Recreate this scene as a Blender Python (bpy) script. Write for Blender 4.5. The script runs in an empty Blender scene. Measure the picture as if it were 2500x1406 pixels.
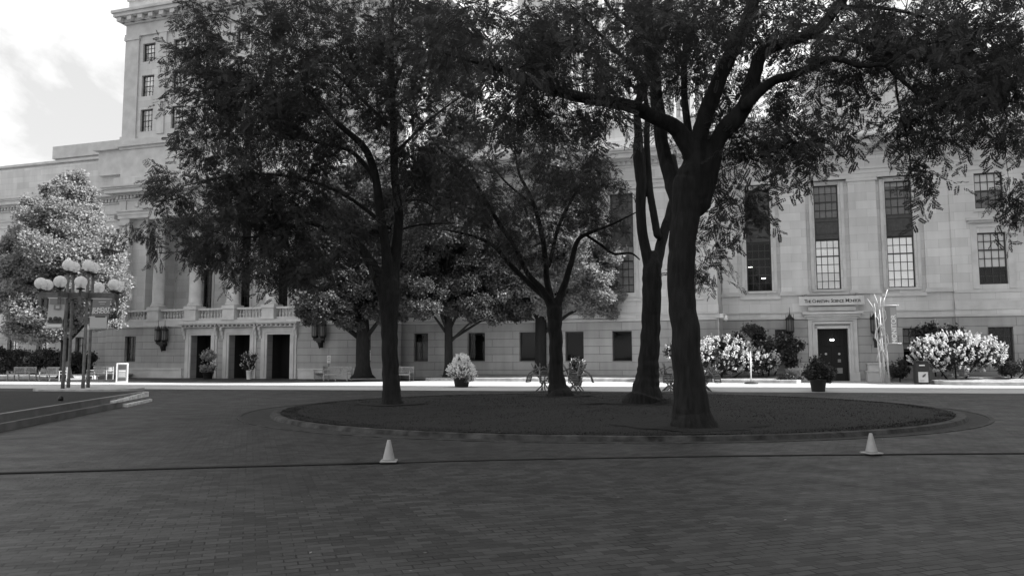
import bpy, math, random
import numpy as np
from mathutils import Vector, Matrix
random.seed(7); RNG = np.random.default_rng(11)
R = math.radians; PI = math.pi
scene = bpy.context.scene
C = scene.collection

# ---------------------------------------------------------------- camera
F = 1850.0                                   # focal length in photo pixels (2500 wide)
PITCH = math.atan(164 / F); ROLL = 0.003
cam_d = bpy.data.cameras.new('camera'); cam = bpy.data.objects.new('camera', cam_d); C.objects.link(cam)
cam_d.sensor_width = 36; cam_d.lens = F / 2500 * 36; cam_d.clip_end = 2000; cam_d.clip_start = .1
EYE = Vector((0, 0, 1.6))
cam.matrix_world = Matrix.Translation(EYE) @ Matrix.Rotation(PI/2 + PITCH, 4, 'X') @ Matrix.Rotation(-ROLL, 4, 'Z')
scene.camera = cam

# ---------------------------------------------------------------- sky, sun, exposure
SUN_AZ, SUN_EL = R(-9.8), R(41)             # azimuth measured from +X towards +Y
sx, sy = math.cos(SUN_AZ), math.sin(SUN_AZ)
sdir = Vector((sx*math.cos(SUN_EL), sy*math.cos(SUN_EL), math.sin(SUN_EL)))
world = bpy.data.worlds.new('World'); scene.world = world; world.use_nodes = True
wt = world.node_tree; wt.nodes.clear()
def wn(t, **k):
    n = wt.nodes.new(t)
    for a, b in k.items(): setattr(n, a, b)
    return n
sky = wn('ShaderNodeTexSky', sky_type='NISHITA', sun_disc=False, sun_elevation=SUN_EL)
sky.sun_rotation = PI/2 - SUN_AZ
bw = wn('ShaderNodeRGBToBW'); tc = wn('ShaderNodeTexCoord'); mp = wn('ShaderNodeMapping')
mp.inputs['Scale'].default_value = (1, 1, 1.7)
nz = wn('ShaderNodeTexNoise'); nz.inputs['Scale'].default_value = 3.4; nz.inputs['Detail'].default_value = 9
nz.inputs['Roughness'].default_value = .56; nz.inputs['Distortion'].default_value = .35
rp = wn('ShaderNodeValToRGB'); rp.color_ramp.elements[0].position = .42; rp.color_ramp.elements[1].position = .56
rp.color_ramp.elements[0].color = (4.1, 4.1, 4.1, 1); rp.color_ramp.elements[1].color = (7.2, 7.2, 7.2, 1)
mx = wn('ShaderNodeMix', data_type='RGBA'); mx.inputs[0].default_value = .82
bg = wn('ShaderNodeBackground'); bg.inputs['Strength'].default_value = .1
wo = wn('ShaderNodeOutputWorld')
L = wt.links.new
L(sky.outputs[0], bw.inputs[0]); L(tc.outputs['Generated'], mp.inputs[0]); L(mp.outputs[0], nz.inputs['Vector'])
L(nz.outputs['Fac'], rp.inputs[0]); L(bw.outputs[0], mx.inputs[6]); L(rp.outputs[0], mx.inputs[7])
L(mx.outputs[2], bg.inputs[0]); L(bg.outputs[0], wo.inputs[0])
sun_d = bpy.data.lights.new('sun', 'SUN'); sun_d.energy = 5.0; sun_d.angle = R(.5); sun_d.color = (1, 1, 1)
sun = bpy.data.objects.new('sun', sun_d); C.objects.link(sun); sun.rotation_euler = sdir.to_track_quat('Z', 'Y').to_euler()
vs = scene.view_settings; vs.view_transform = 'Standard'; vs.look = 'None'; vs.exposure = 1.1; vs.gamma = 1
scene.cycles.max_bounces = 6; scene.cycles.transparent_max_bounces = 8

# ---------------------------------------------------------------- measuring helpers (photo pixel -> point in metres)
def ray(x, y):
    a = x-1250.; b = 703.-y; c, s = math.cos(ROLL), math.sin(ROLL)
    a, b = (a*c+b*s)/F, (-a*s+b*c)/F
    cp, sp = math.cos(PITCH), math.sin(PITCH)
    return Vector((a, cp-b*sp, sp+b*cp))
def G(x, y, z=0.):
    r = ray(x, y); return EYE + r*((z-1.6)/r.z)
def at(x, y, Y):
    r = ray(x, y); return EYE + r*(Y/r.y)
TH = R(17.3); UX = Vector((math.cos(TH), -math.sin(TH), 0)); NX = Vector((-math.sin(TH), -math.cos(TH), 0))
O = Vector((13.0393, 47.7218, 0))
def BW(u, w, z=0): return O + UX*u + NX*w + Vector((0, 0, z))

# ---------------------------------------------------------------- mesh helpers
class MB:
    def __init__(s): s.v = []; s.f = []; s.sm = []
    def poly(s, pts, smooth=False):
        i = len(s.v); s.v += [tuple(p) for p in pts]; s.f.append(tuple(range(i, i+len(pts)))); s.sm.append(smooth)
    def bx(s, x0, x1, y0, y1, z0, z1, M=None):
        if x0 > x1: x0, x1 = x1, x0
        if y0 > y1: y0, y1 = y1, y0
        i = len(s.v); p = [(x, y, z) for z in (z0, z1) for x, y in ((x0, y0), (x1, y0), (x1, y1), (x0, y1))]
        if M: p = [tuple(M @ Vector(q)) for q in p]
        s.v += p
        for f in ((3, 2, 1, 0), (4, 5, 6, 7), (0, 1, 5, 4), (1, 2, 6, 5), (2, 3, 7, 6), (3, 0, 4, 7)):
            s.f.append(tuple(i+k for k in f)); s.sm.append(False)
        return s
    def B(s, u0, u1, w0, w1, z0, z1): return s.bx(u0, u1, -w1, -w0, z0, z1)   # building coordinates
    def lathe(s, prof, c=(0, 0, 0), n=16, smooth=True, M=None, rect=None):
        i0 = len(s.v); c = Vector(c)
        for r, z in prof:
            for k in range(n):
                a = 2*PI*k/n; q = Vector((r*math.cos(a), r*math.sin(a), z))
                q = (M @ q) if M else q
                s.v.append(tuple(c+q))
        for j in range(len(prof)-1):
            for k in range(n):
                a = i0+j*n+k; b = i0+j*n+(k+1) % n
                s.f.append((a, b, b+n, a+n)); s.sm.append(smooth)
        s.f.append(tuple(i0+k for k in range(n-1, -1, -1))); s.sm.append(False)
        t = i0+(len(prof)-1)*n; s.f.append(tuple(t+k for k in range(n))); s.sm.append(False)
        return s
    def tube(s, pts, rad, n=8, wob=0., ph=0.):
        pts = [Vector(p) for p in pts]
        if not isinstance(rad, (list, tuple)): rad = [rad]*len(pts)
        i0 = len(s.v); up = Vector((.13, .2, 1)).normalized(); prev = None
        for j, p in enumerate(pts):
            d = (pts[min(j+1, len(pts)-1)]-pts[max(j-1, 0)])
            d = d.normalized() if d.length > 1e-6 else Vector((0, 0, 1))
            if prev is None:
                a = d.cross(Vector((1, .1, 0)) if abs(d.z) > .7 else up).normalized()
            else:
                a = (prev - d*prev.dot(d)); a = a.normalized() if a.length > 1e-5 else d.orthogonal().normalized()
            prev = a; b = d.cross(a)
            for k in range(n):
                t = 2*PI*k/n; rr = rad[j]
                if wob: rr *= 1+wob*(math.sin(3*t+ph+j*.13)*.5+math.sin(5*t-ph*2+j*.21)*.35+math.sin(9*t+ph+j*.4)*.25)
                s.v.append(tuple(p+(a*math.cos(t)+b*math.sin(t))*rr))
        for j in range(len(pts)-1):
            for k in range(n):
                a = i0+j*n+k; b = i0+j*n+(k+1) % n
                s.f.append((a, b, b+n, a+n)); s.sm.append(True)
        s.f.append(tuple(i0+k for k in range(n-1, -1, -1))); s.sm.append(False)
        t = i0+(len(pts)-1)*n; s.f.append(tuple(t+k for k in range(n))); s.sm.append(False)
        return s
    def build(s, name, mat, parent=None, bevel=0.):
        me = bpy.data.meshes.new(name); me.from_pydata(s.v, [], s.f); me.update()
        me.polygons.foreach_set('use_smooth', s.sm)
        o = bpy.data.objects.new(name, me); C.objects.link(o)
        if mat: me.materials.append(mat)
        if parent: o.parent = parent
        if bevel:
            m = o.modifiers.new('bevel', 'BEVEL'); m.width = bevel; m.segments = 1; m.limit_method = 'ANGLE'
        return o
def tag(o, label=None, cat=None, group=None, kind=None):
    for k, v in (('label', label), ('category', cat), ('group', group), ('kind', kind)):
        if v: o[k] = v
    return o
def empty(name, loc=(0, 0, 0), rz=0., label=None, cat=None, group=None):
    o = bpy.data.objects.new(name, None); C.objects.link(o); o.location = loc; o.rotation_euler = (0, 0, rz)
    o.empty_display_size = .2
    return tag(o, label, cat, group)
KIDS = {}
def copy_tree(o, parent=None):
    c = o.copy(); C.objects.link(c)
    if parent: c.parent = parent
    for ch in [x for x in C.objects if x.parent == o]: copy_tree(ch, c)
    return c
def big_mesh(name, V, nper, mat, parent=None, smooth=False):
    """V: (faces*nper, 3) array, every nper rows one face"""
    V = np.asarray(V, dtype=np.float32).reshape(-1, 3); nf = len(V)//nper
    me = bpy.data.meshes.new(name); me.vertices.add(len(V)); me.vertices.foreach_set('co', V.ravel())
    me.loops.add(nf*nper); me.loops.foreach_set('vertex_index', np.arange(nf*nper, dtype=np.int32))
    me.polygons.add(nf); me.polygons.foreach_set('loop_start', np.arange(nf, dtype=np.int32)*nper)
    me.polygons.foreach_set('loop_total', np.full(nf, nper, dtype=np.int32))
    me.materials.append(mat); me.update(calc_edges=True); me.validate()
    o = bpy.data.objects.new(name, me); C.objects.link(o)
    if parent: o.parent = parent
    return o
def text(body, size, mat, parent, loc, rot=(PI/2, 0, 0), name='lettering', ext=.01, shear=0., xs=1., off=0.):
    cu = bpy.data.curves.new(name, 'FONT'); cu.body = body; cu.size = size; cu.extrude = ext; cu.align_x = 'CENTER'
    cu.align_y = 'CENTER'; cu.shear = shear; cu.offset = off
    t = bpy.data.objects.new(name, cu); C.objects.link(t); bpy.context.view_layer.update()
    me = bpy.data.meshes.new_from_object(t); bpy.data.objects.remove(t); me.materials.clear(); me.materials.append(mat)
    for v in me.vertices: v.co.x *= xs
    o = bpy.data.objects.new(name, me); C.objects.link(o); o.parent = parent; o.location = loc; o.rotation_euler = rot
    return o

# ---------------------------------------------------------------- materials
def mat(name, base=.5, rough=.7, var=.0, scale=3., bump=0., bscale=30., spec=.5, metal=0., emit=0., trans=0., stretch=None, detail=6, coord='Object'):
    m = bpy.data.materials.new(name); m.use_nodes = True; nt = m.node_tree; p = nt.nodes['Principled BSDF']; lk = nt.links.new
    p.inputs['Base Color'].default_value = (base, base, base, 1); p.inputs['Roughness'].default_value = rough
    p.inputs['Specular IOR Level'].default_value = spec; p.inputs['Metallic'].default_value = metal
    if emit: p.inputs['Emission Color'].default_value = (1, 1, 1, 1); p.inputs['Emission Strength'].default_value = emit
    t = nt.nodes.new('ShaderNodeTexCoord'); mpn = nt.nodes.new('ShaderNodeMapping'); lk(t.outputs[coord], mpn.inputs[0])
    if stretch: mpn.inputs['Scale'].default_value = stretch
    if var:
        n = nt.nodes.new('ShaderNodeTexNoise'); n.inputs['Scale'].default_value = scale; n.inputs['Detail'].default_value = detail
        r = nt.nodes.new('ShaderNodeMapRange'); r.inputs[1].default_value = .3; r.inputs[2].default_value = .7
        r.inputs[3].default_value = base*(1-var); r.inputs[4].default_value = base*(1+var)
        lk(mpn.outputs[0], n.inputs['Vector']); lk(n.outputs['Fac'], r.inputs[0]); lk(r.outputs[0], p.inputs['Base Color'])
    if bump:
        n2 = nt.nodes.new('ShaderNodeTexNoise'); n2.inputs['Scale'].default_value = bscale; n2.inputs['Detail'].default_value = 8
        b = nt.nodes.new('ShaderNodeBump'); b.inputs['Strength'].default_value = bump; b.inputs['Distance'].default_value = .05
        lk(mpn.outputs[0], n2.inputs['Vector']); lk(n2.outputs['Fac'], b.inputs['Height']); lk(b.outputs[0], p.inputs['Normal'])
    if trans:
        tr = nt.nodes.new('ShaderNodeBsdfTranslucent'); tr.inputs[0].default_value = (base*1.3,)*3+(1,)
        ms = nt.nodes.new('ShaderNodeMixShader'); ms.inputs[0].default_value = trans
        out = nt.nodes['Material Output']; lk(p.outputs[0], ms.inputs[1]); lk(tr.outputs[0], ms.inputs[2]); lk(ms.outputs[0], out.inputs[0])
    return m
def brick_mat(name, c1, c2, cm, bw_, rh, ms, expr='wall', zoff=0., rot=0., rough=.8, bump=.3, big=.25, bias=0., spec=.3, smooth=.1):
    m = bpy.data.materials.new(name); m.use_nodes = True; nt = m.node_tree; N = nt.nodes; lk = nt.links.new
    p = N['Principled BSDF']; p.inputs['Roughness'].default_value = rough; p.inputs['Specular IOR Level'].default_value = spec
    t = N.new('ShaderNodeTexCoord'); b = N.new('ShaderNodeTexBrick')
    if expr == 'wall':
        s = N.new('ShaderNodeSeparateXYZ'); a = N.new('ShaderNodeMath'); cxyz = N.new('ShaderNodeCombineXYZ'); z = N.new('ShaderNodeMath')
        z.inputs[1].default_value = zoff
        lk(t.outputs['Object'], s.inputs[0]); lk(s.outputs[0], a.inputs[0]); lk(s.outputs[1], a.inputs[1]); lk(s.outputs[2], z.inputs[0])
        lk(a.outputs[0], cxyz.inputs[0]); lk(z.outputs[0], cxyz.inputs[1]); vec = cxyz.outputs[0]
    else:
        mpn = N.new('ShaderNodeMapping'); mpn.inputs['Rotation'].default_value = (0, 0, rot); lk(t.outputs['Object'], mpn.inputs[0])
        wn_ = N.new('ShaderNodeTexNoise'); wn_.inputs['Scale'].default_value = .9; wn_.inputs['Detail'].default_value = 3
        sc = N.new('ShaderNodeVectorMath'); sc.operation = 'MULTIPLY_ADD'; sc.inputs[1].default_value = (.035, .035, 0)
        lk(mpn.outputs[0], wn_.inputs['Vector']); lk(wn_.outputs['Color'], sc.inputs[0]); lk(mpn.outputs[0], sc.inputs[2]); vec = sc.outputs[0]
    lk(vec, b.inputs['Vector'])
    for k, v in (('Scale', 1), ('Brick Width', bw_), ('Row Height', rh), ('Mortar Size', ms), ('Bias', bias), ('Mortar Smooth', smooth)): b.inputs[k].default_value = v
    b.inputs['Color1'].default_value = (c1,)*3+(1,); b.inputs['Color2'].default_value = (c2,)*3+(1,); b.inputs['Mortar'].default_value = (cm,)*3+(1,)
    n = N.new('ShaderNodeTexNoise'); n.inputs['Scale'].default_value = .45; n.inputs['Detail'].default_value = 8
    lk(t.outputs['Object'], n.inputs['Vector'])
    r = N.new('ShaderNodeMapRange'); r.inputs[1].default_value = .3; r.inputs[2].default_value = .7; r.inputs[3].default_value = 1-big; r.inputs[4].default_value = 1+big
    lk(n.outputs['Fac'], r.inputs[0])
    n3 = N.new('ShaderNodeTexNoise'); n3.inputs['Detail'].default_value = 5
    if expr == 'wall':
        m3 = N.new('ShaderNodeMapping'); m3.inputs['Scale'].default_value = (1, 1, .12); n3.inputs['Scale'].default_value = 2.6; lk(t.outputs['Object'], m3.inputs[0]); lk(m3.outputs[0], n3.inputs['Vector'])
    else:
        n3.inputs['Scale'].default_value = 22; lk(t.outputs['Object'], n3.inputs['Vector'])
    r3 = N.new('ShaderNodeMapRange'); r3.inputs[1].default_value = .3; r3.inputs[2].default_value = .7; r3.inputs[3].default_value = 1-big*.8; r3.inputs[4].default_value = 1+big*.4
    lk(n3.outputs['Fac'], r3.inputs[0]); mm = N.new('ShaderNodeMath'); mm.operation = 'MULTIPLY'; lk(r.outputs[0], mm.inputs[0]); lk(r3.outputs[0], mm.inputs[1])
    x = N.new('ShaderNodeVectorMath'); x.operation = 'SCALE'; lk(b.outputs['Color'], x.inputs[0]); lk(mm.outputs[0], x.inputs['Scale']); lk(x.outputs[0], p.inputs['Base Color'])
    if expr == 'floor':
        n4 = N.new('ShaderNodeTexNoise'); n4.inputs['Scale'].default_value = 1.3; n4.inputs['Detail'].default_value = 10; n4.inputs['Roughness'].default_value = .65; lk(t.outputs['Object'], n4.inputs['Vector'])
        r4 = N.new('ShaderNodeMapRange'); r4.inputs[1].default_value = .35; r4.inputs[2].default_value = .65; r4.inputs[3].default_value = .5; r4.inputs[4].default_value = .72
        lk(n4.outputs['Fac'], r4.inputs[0]); lk(r4.outputs[0], p.inputs['Roughness'])
        n5 = N.new('ShaderNodeTexNoise'); n5.inputs['Scale'].default_value = 2.2; n5.inputs['Detail'].default_value = 3; lk(t.outputs['Object'], n5.inputs['Vector'])
        r5 = N.new('ShaderNodeMapRange'); r5.inputs[1].default_value = .42; r5.inputs[2].default_value = .62; r5.inputs[3].default_value = .002; r5.inputs[4].default_value = .008
        lk(n5.outputs['Fac'], r5.inputs[0]); lk(r5.outputs[0], b.inputs['Mortar Size'])
    bp = N.new('ShaderNodeBump'); bp.inputs['Strength'].default_value = bump; bp.inputs['Distance'].default_value = .02; bp.invert = True
    lk(b.outputs['Fac'], bp.inputs['Height']); lk(bp.outputs[0], p.inputs['Normal'])
    return m
def glass_mat(name, refl=.16, tint=.75):
    m = bpy.data.materials.new(name); m.use_nodes = True; nt = m.node_tree; nt.nodes.clear(); lk = nt.links.new
    o = nt.nodes.new('ShaderNodeOutputMaterial'); t = nt.nodes.new('ShaderNodeBsdfTransparent'); g = nt.nodes.new('ShaderNodeBsdfGlossy')
    t.inputs[0].default_value = (tint,)*3+(1,); g.inputs['Roughness'].default_value = .02; g.inputs[0].default_value = (1, 1, 1, 1)
    f = nt.nodes.new('ShaderNodeLayerWeight'); f.inputs[0].default_value = .25; a = nt.nodes.new('ShaderNodeMath'); a.operation = 'MULTIPLY_ADD'
    a.inputs[1].default_value = .45; a.inputs[2].default_value = refl
    ms = nt.nodes.new('ShaderNodeMixShader'); lk(f.outputs['Fresnel'], a.inputs[0]); lk(a.outputs[0], ms.inputs[0])
    lk(t.outputs[0], ms.inputs[1]); lk(g.outputs[0], ms.inputs[2]); lk(ms.outputs[0], o.inputs[0]); return m

M = {}
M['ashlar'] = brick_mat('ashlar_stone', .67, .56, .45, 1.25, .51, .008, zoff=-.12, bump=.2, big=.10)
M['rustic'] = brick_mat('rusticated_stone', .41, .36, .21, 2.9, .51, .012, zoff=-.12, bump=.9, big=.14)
M['stone'] = mat('stone_trim', .56, .8, var=.13, scale=1.4, bump=.15)
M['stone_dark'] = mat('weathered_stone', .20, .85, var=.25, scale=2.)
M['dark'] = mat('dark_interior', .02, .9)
M['frame'] = mat('window_frame', .035, .5)
M['wfade'] = mat('spandrel_metal', .05, .5, var=.3, scale=6)
M['blind'] = mat('window_blind', .85, .9, emit=.0)
M['blind2'] = mat('window_blind_grey', .33, .9)
M['glass'] = glass_mat('window_glass', .0, .96)
M['glass2'] = glass_mat('sky_window_glass', .24, .98)
M['door'] = mat('door_bronze', .012, .5, spec=.2)
M['bark'] = mat('bark', .011, .95, var=.7, scale=9, bump=1., bscale=14, stretch=(1, 1, .22))
M['bark2'] = mat('maple_bark', .014, .95, var=.4, scale=9, bump=.8, bscale=14, stretch=(1, 1, .3))
M['leaf'] = mat('locust_leaf', .05, .65, trans=.35, var=.35, scale=1.3, spec=.3)
M['leaf2'] = mat('maple_leaf', .095, .6, trans=.3, var=.4, scale=2., spec=.5)
M['leafpale'] = mat('linden_leaf', .29, .6, trans=.35, var=.3, scale=2., spec=.5)
M['hedge'] = mat('hedge_leaf', .05, .6, trans=.2, var=.4, scale=3)
M['flower2'] = mat('tub_flower', .85, .7, trans=.25)
M['flower'] = mat('white_flower', .62, .7, trans=.25)
M['lightleaf'] = mat('light_leaf', .3, .6, trans=.3, var=.3, scale=5)
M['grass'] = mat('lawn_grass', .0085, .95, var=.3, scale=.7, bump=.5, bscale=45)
M['drygrass'] = mat('bed_grass', .3, .95, var=.25, scale=2, bump=.8, bscale=40)
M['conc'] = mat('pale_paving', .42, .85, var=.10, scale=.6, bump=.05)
M['kerb'] = mat('kerb_stone', .04, .85, var=.95, scale=3.5, bump=.5, bscale=20)
M['kerb_sunlit'] = mat('sunlit_granite', .85, .85, var=.3, scale=6, bump=.3, bscale=20)  # sun patches on the wall's end blocks, put into the base colour
M['kerbl'] = mat('kerb_granite', .38, .85, var=.3, scale=2.5, bump=.3, bscale=20)
M['gutter'] = mat('gutter_asphalt', .03, .9, var=.4, scale=4, bump=.4)
M['soil'] = mat('soil', .012, 1., var=.5, scale=8, bump=1.)
M['ground'] = mat('asphalt', .05, .9, var=.3, scale=2)
M['brick'] = brick_mat('brick_paving', .056, .020, .007, .205, .102, .005, expr='floor', rot=R(-19), rough=.6, bump=1., big=.22, spec=.4, smooth=.4)
M['cafe'] = mat('bistro_metal', .15, .5, var=.3, scale=9)
M['pole'] = mat('dark_steel', .10, .5, var=.4, scale=5, spec=.5)
M['iron'] = mat('black_iron', .012, .5, var=.4, scale=9)
M['lglass'] = mat('lantern_glass', .12, .3)
M['white'] = mat('white_paint', .75, .6)
M['pale'] = mat('pale_board', .5, .7)
M['grey'] = mat('grey_print', .22, .7)
M['dgrey'] = mat('dark_print', .06, .7)
M['teak'] = mat('weathered_teak', .36, .8, var=.35, scale=14)
M['cone'] = mat('cone_plastic', .34, .55, var=.08, scale=12)
M['hose'] = mat('rubber_cable', .012, .55)
M['lamp'] = mat('lit_bulb', .8, .5, emit=3.)
M['birch'] = mat('white_steel', .5, .45, var=.15, scale=6)
def globe_mat():
    m = glass_mat('globe_glass', .10, .93); nt = m.node_tree
    out = [n for n in nt.nodes if n.type == 'OUTPUT_MATERIAL'][0]; ms = [n for n in nt.nodes if n.type == 'MIX_SHADER'][0]
    d = nt.nodes.new('ShaderNodeBsdfTranslucent'); d.inputs[0].default_value = (.95,)*3+(1,)
    d2 = nt.nodes.new('ShaderNodeBsdfDiffuse'); d2.inputs[0].default_value = (.9,)*3+(1,)
    a = nt.nodes.new('ShaderNodeMixShader'); a.inputs[0].default_value = .5; nt.links.new(d.outputs[0], a.inputs[1]); nt.links.new(d2.outputs[0], a.inputs[2])
    b = nt.nodes.new('ShaderNodeMixShader'); b.inputs[0].default_value = .6; nt.links.new(ms.outputs[0], b.inputs[1]); nt.links.new(a.outputs[0], b.inputs[2])
    nt.links.new(b.outputs[0], out.inputs[0]); return m
M['globe'] = globe_mat()

def struct(o): o['kind'] = 'structure'; return o

# ================================================================ ground
g = MB(); g.poly([(-600, -300, -.008), (600, -300, -.008), (600, 900, -.008), (-600, 900, -.008)]); struct(g.build('ground', M['ground']))
g = MB(); g.poly([(-80, -30, 0), (80, -30, 0), (80, 44, 0), (-80, 66, 0)]); struct(g.build('brick_paving', M['brick']))
# pale paving strip along the building: its near edge is shaped to the cast shadow line, so tone drops with the shade
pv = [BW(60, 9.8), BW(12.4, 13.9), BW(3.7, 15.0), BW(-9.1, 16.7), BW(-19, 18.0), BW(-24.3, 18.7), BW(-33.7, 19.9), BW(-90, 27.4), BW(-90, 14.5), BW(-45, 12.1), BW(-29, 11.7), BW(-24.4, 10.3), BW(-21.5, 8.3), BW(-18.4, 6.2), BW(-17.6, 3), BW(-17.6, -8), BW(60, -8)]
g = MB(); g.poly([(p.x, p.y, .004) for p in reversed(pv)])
if True:
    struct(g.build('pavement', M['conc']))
# ---- oval island
IC = Vector((2.7, 22.4, 0))
IC2 = Vector((2.58, 22.4, 0))
def ell(rx, ry, z, n=96, c=IC): return [Vector((c.x+rx*math.cos(2*PI*k/n), c.y+ry*math.sin(2*PI*k/n), z)) for k in range(n)]
def ringstrip(mb, a, b, smooth=False):
    n = len(a)
    for k in range(n): mb.poly([a[k], a[(k+1) % n], b[(k+1) % n], b[k]], smooth)
g = MB(); ringstrip(g, ell(10.12, 8.45, .004, c=IC2), ell(9.18, 7.93, .004)); o = struct(g.build('gutter', M['gutter']))
g = MB()
A = [ell(10.2, 8.5, .0, c=IC2), ell(10.2, 8.5, .014, c=IC2), ell(10.1, 8.4, .014, c=IC2), ell(10.1, 8.4, .0, c=IC2)]
for i in range(3): ringstrip(g, A[i], A[i+1])
struct(g.build('paving_edging', M['kerb']))
g = MB(); ks = [ell(9.45, 8.2, 0), ell(9.41, 8.16, .09), ell(9.27, 8.02, .10), ell(9.18, 7.93, .085)]
for i in range(3): ringstrip(g, ks[i], ks[i+1])
tag(g.build('kerb', M['kerb']), 'worn stone kerb ringing the oval lawn under the large trees', 'kerb')
def mound(x, y):
    d = ((x-IC.x)/9.18)**2+((y-IC.y)/7.93)**2
    return .10+.07*max(0, 1-d)
g = MB(); rings = []
for j in range(13):
    f = 1-j/12; rings.append([Vector((p.x, p.y, mound(p.x, p.y)+random.uniform(-.008, .008))) for p in ell(9.18*f+.001, 7.93*f+.001, 0)])
for i in range(12): ringstrip(g, rings[i], rings[i+1], True)
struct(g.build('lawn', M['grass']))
# grass blades along and over the lawn (one uncountable mass)
def blades(n, fx, h, mat_, name, label):
    P = np.array([fx() for _ in range(n)]); a = RNG.uniform(0, 2*PI, n); w = RNG.uniform(.006, .014, n); hh = RNG.uniform(h*.4, h, n)
    d = np.stack([np.cos(a), np.sin(a), np.zeros(n)], 1); ln = RNG.normal(0, .4, (n, 3))*hh[:, None]; ln[:, 2] = hh
    V = np.stack([P-d*w[:, None], P+d*w[:, None], P+ln], 1)
    o = big_mesh(name, V.reshape(-1, 3), 3, mat_); tag(o, label, 'grass', kind='stuff'); return o
def isl():
    while True:
        a = random.uniform(0, 2*PI); f = math.sqrt(random.uniform(.0, 1)) if random.random() < .7 else random.uniform(.95, 1.0)
        x, y = IC.x+9.18*f*math.cos(a), IC.y+7.93*f*math.sin(a)
        return (x, y, mound(x, y)-.01)
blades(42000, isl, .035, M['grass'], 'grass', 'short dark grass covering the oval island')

# ---- raised lawn and stepped wall at the left
s0, s1 = Vector((-10.15, 12.0, 0)), Vector((-12.95, 27.4, 0)); dd = (s1-s0).normalized(); nn = Vector((-dd.y, dd.x, 0))  # nn points left
wall_e = empty('stepped_wall', s0, 0, 'low two-step stone wall edging the raised lawn at the left', 'wall')
def strip(mb, off0, off1, z0, z1, t0=0., t1=1.):
    L_ = (s1-s0).length; a = dd*(L_*t0); b = dd*(L_*t1)
    q = [a+nn*off0, b+nn*off0, b+nn*off1, a+nn*off1]
    lo = [Vector((p.x, p.y, z0)) for p in q]; hi = [Vector((p.x, p.y, z1)) for p in q]
    mb.poly(hi[::-1] if False else hi)
    for i in range(4): mb.poly([lo[i], lo[(i+1) % 4], hi[(i+1) % 4], hi[i]])
g = MB(); strip(g, .0, .13, -.02, .17); strip(g, .13, .26, -.02, .36); g.build('coping', M['stone_dark'], wall_e, .015)
g = MB()
for k in range(5): strip(g, -.16+.02*k, -.0, -.02, .09, .8+.04*k, .832+.04*k)
g.build('kerb_block', M['kerb_sunlit'], wall_e, .01)
g = MB()
for k in range(6): strip(g, -.03+.02*k, .22, .173, .24+.02*k, .75+.042*k, .788+.042*k)
g.build('step_block', M['kerb_sunlit'], wall_e, .01)
a0 = s0+nn*.26; b0 = s1+nn*.26
g = MB(); g.poly([(a0.x, a0.y, .33), (b0.x, b0.y, .33), (b0.x-2, b0.y+3.2, .12), (-34, 37, .05), (-44, 30, .1), (-44, 12, .33)]); struct(g.build('raised_lawn', M['grass']))
g = MB(); g.lathe([(.0, 0), (.06, .0), (.075, .05), (.06, .12), (.03, .15), (0, .16)], G(148, 978, .33), 12)
tag(g.build('ground_light', M['iron']), 'small dark ground light sitting on the raised lawn', 'light')
# ---- planting bed along the building
bed = [BW(-17.6, 5.0), BW(-12, 4.8), BW(-6, 4.3), BW(0, 4.6), BW(4.3, 4.7), BW(4.6, 4.4), BW(4.75, .02), BW(-41, .02), BW(-41, 5.0), BW(-34, 5.0)]
def bedmesh(front, backw, u_lo, u_hi, name, lab):
    # front: list of (u, w); kerb .18 wide, .2 high, lawn behind rising to the wall
    k = MB(); l = MB(); n = len(front)
    for i in range(n-1):
        (u0, w0), (u1, w1) = front[i], front[i+1]
        for (wa, wb, za, zb) in ((0, -.01, 0, .17), (-.01, -.04, .17, .2), (-.04, -.2, .2, .2)):
            k.poly([BW(u0, w0+wa, za), BW(u1, w1+wa, za), BW(u1, w1+wb, zb), BW(u0, w0+wb, zb)])
        l.poly([BW(u0, w0-.2, .185), BW(u1, w1-.2, .185), BW(u1, backw, .42), BW(u0, backw, .42)])
    tag(k.build('kerb', M['kerbl']), lab, 'kerb', 'kerbs of the planting beds')
    struct(l.build('planting_bed', M['drygrass']))
bedmesh([(-17.9, 1.0), (-17.9, 4.9), (-17.6, 5.1), (-12, 4.8), (-6, 4.0), (0, 4.5), (4.2, 4.5), (4.45, 4.2), (4.6, 1.0)], -.2, 0, 0, '', 'long pale kerb in front of the windows between the planters')
bedmesh([(10.9, .2), (11.0, 4.6), (11.3, 5.1), (12.2, 5.3), (20, 5.2), (30, 5.1)], -.3, 0, 0, '', 'pale rounded kerb beside the litter bin at the right')
bedmesh([(-75, 9.2), (-43.2, 8.2), (-42.8, 7.6), (-42.6, 4.)], .5, 0, 0, '', 'kerb behind the benches in front of the left hedge')

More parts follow.
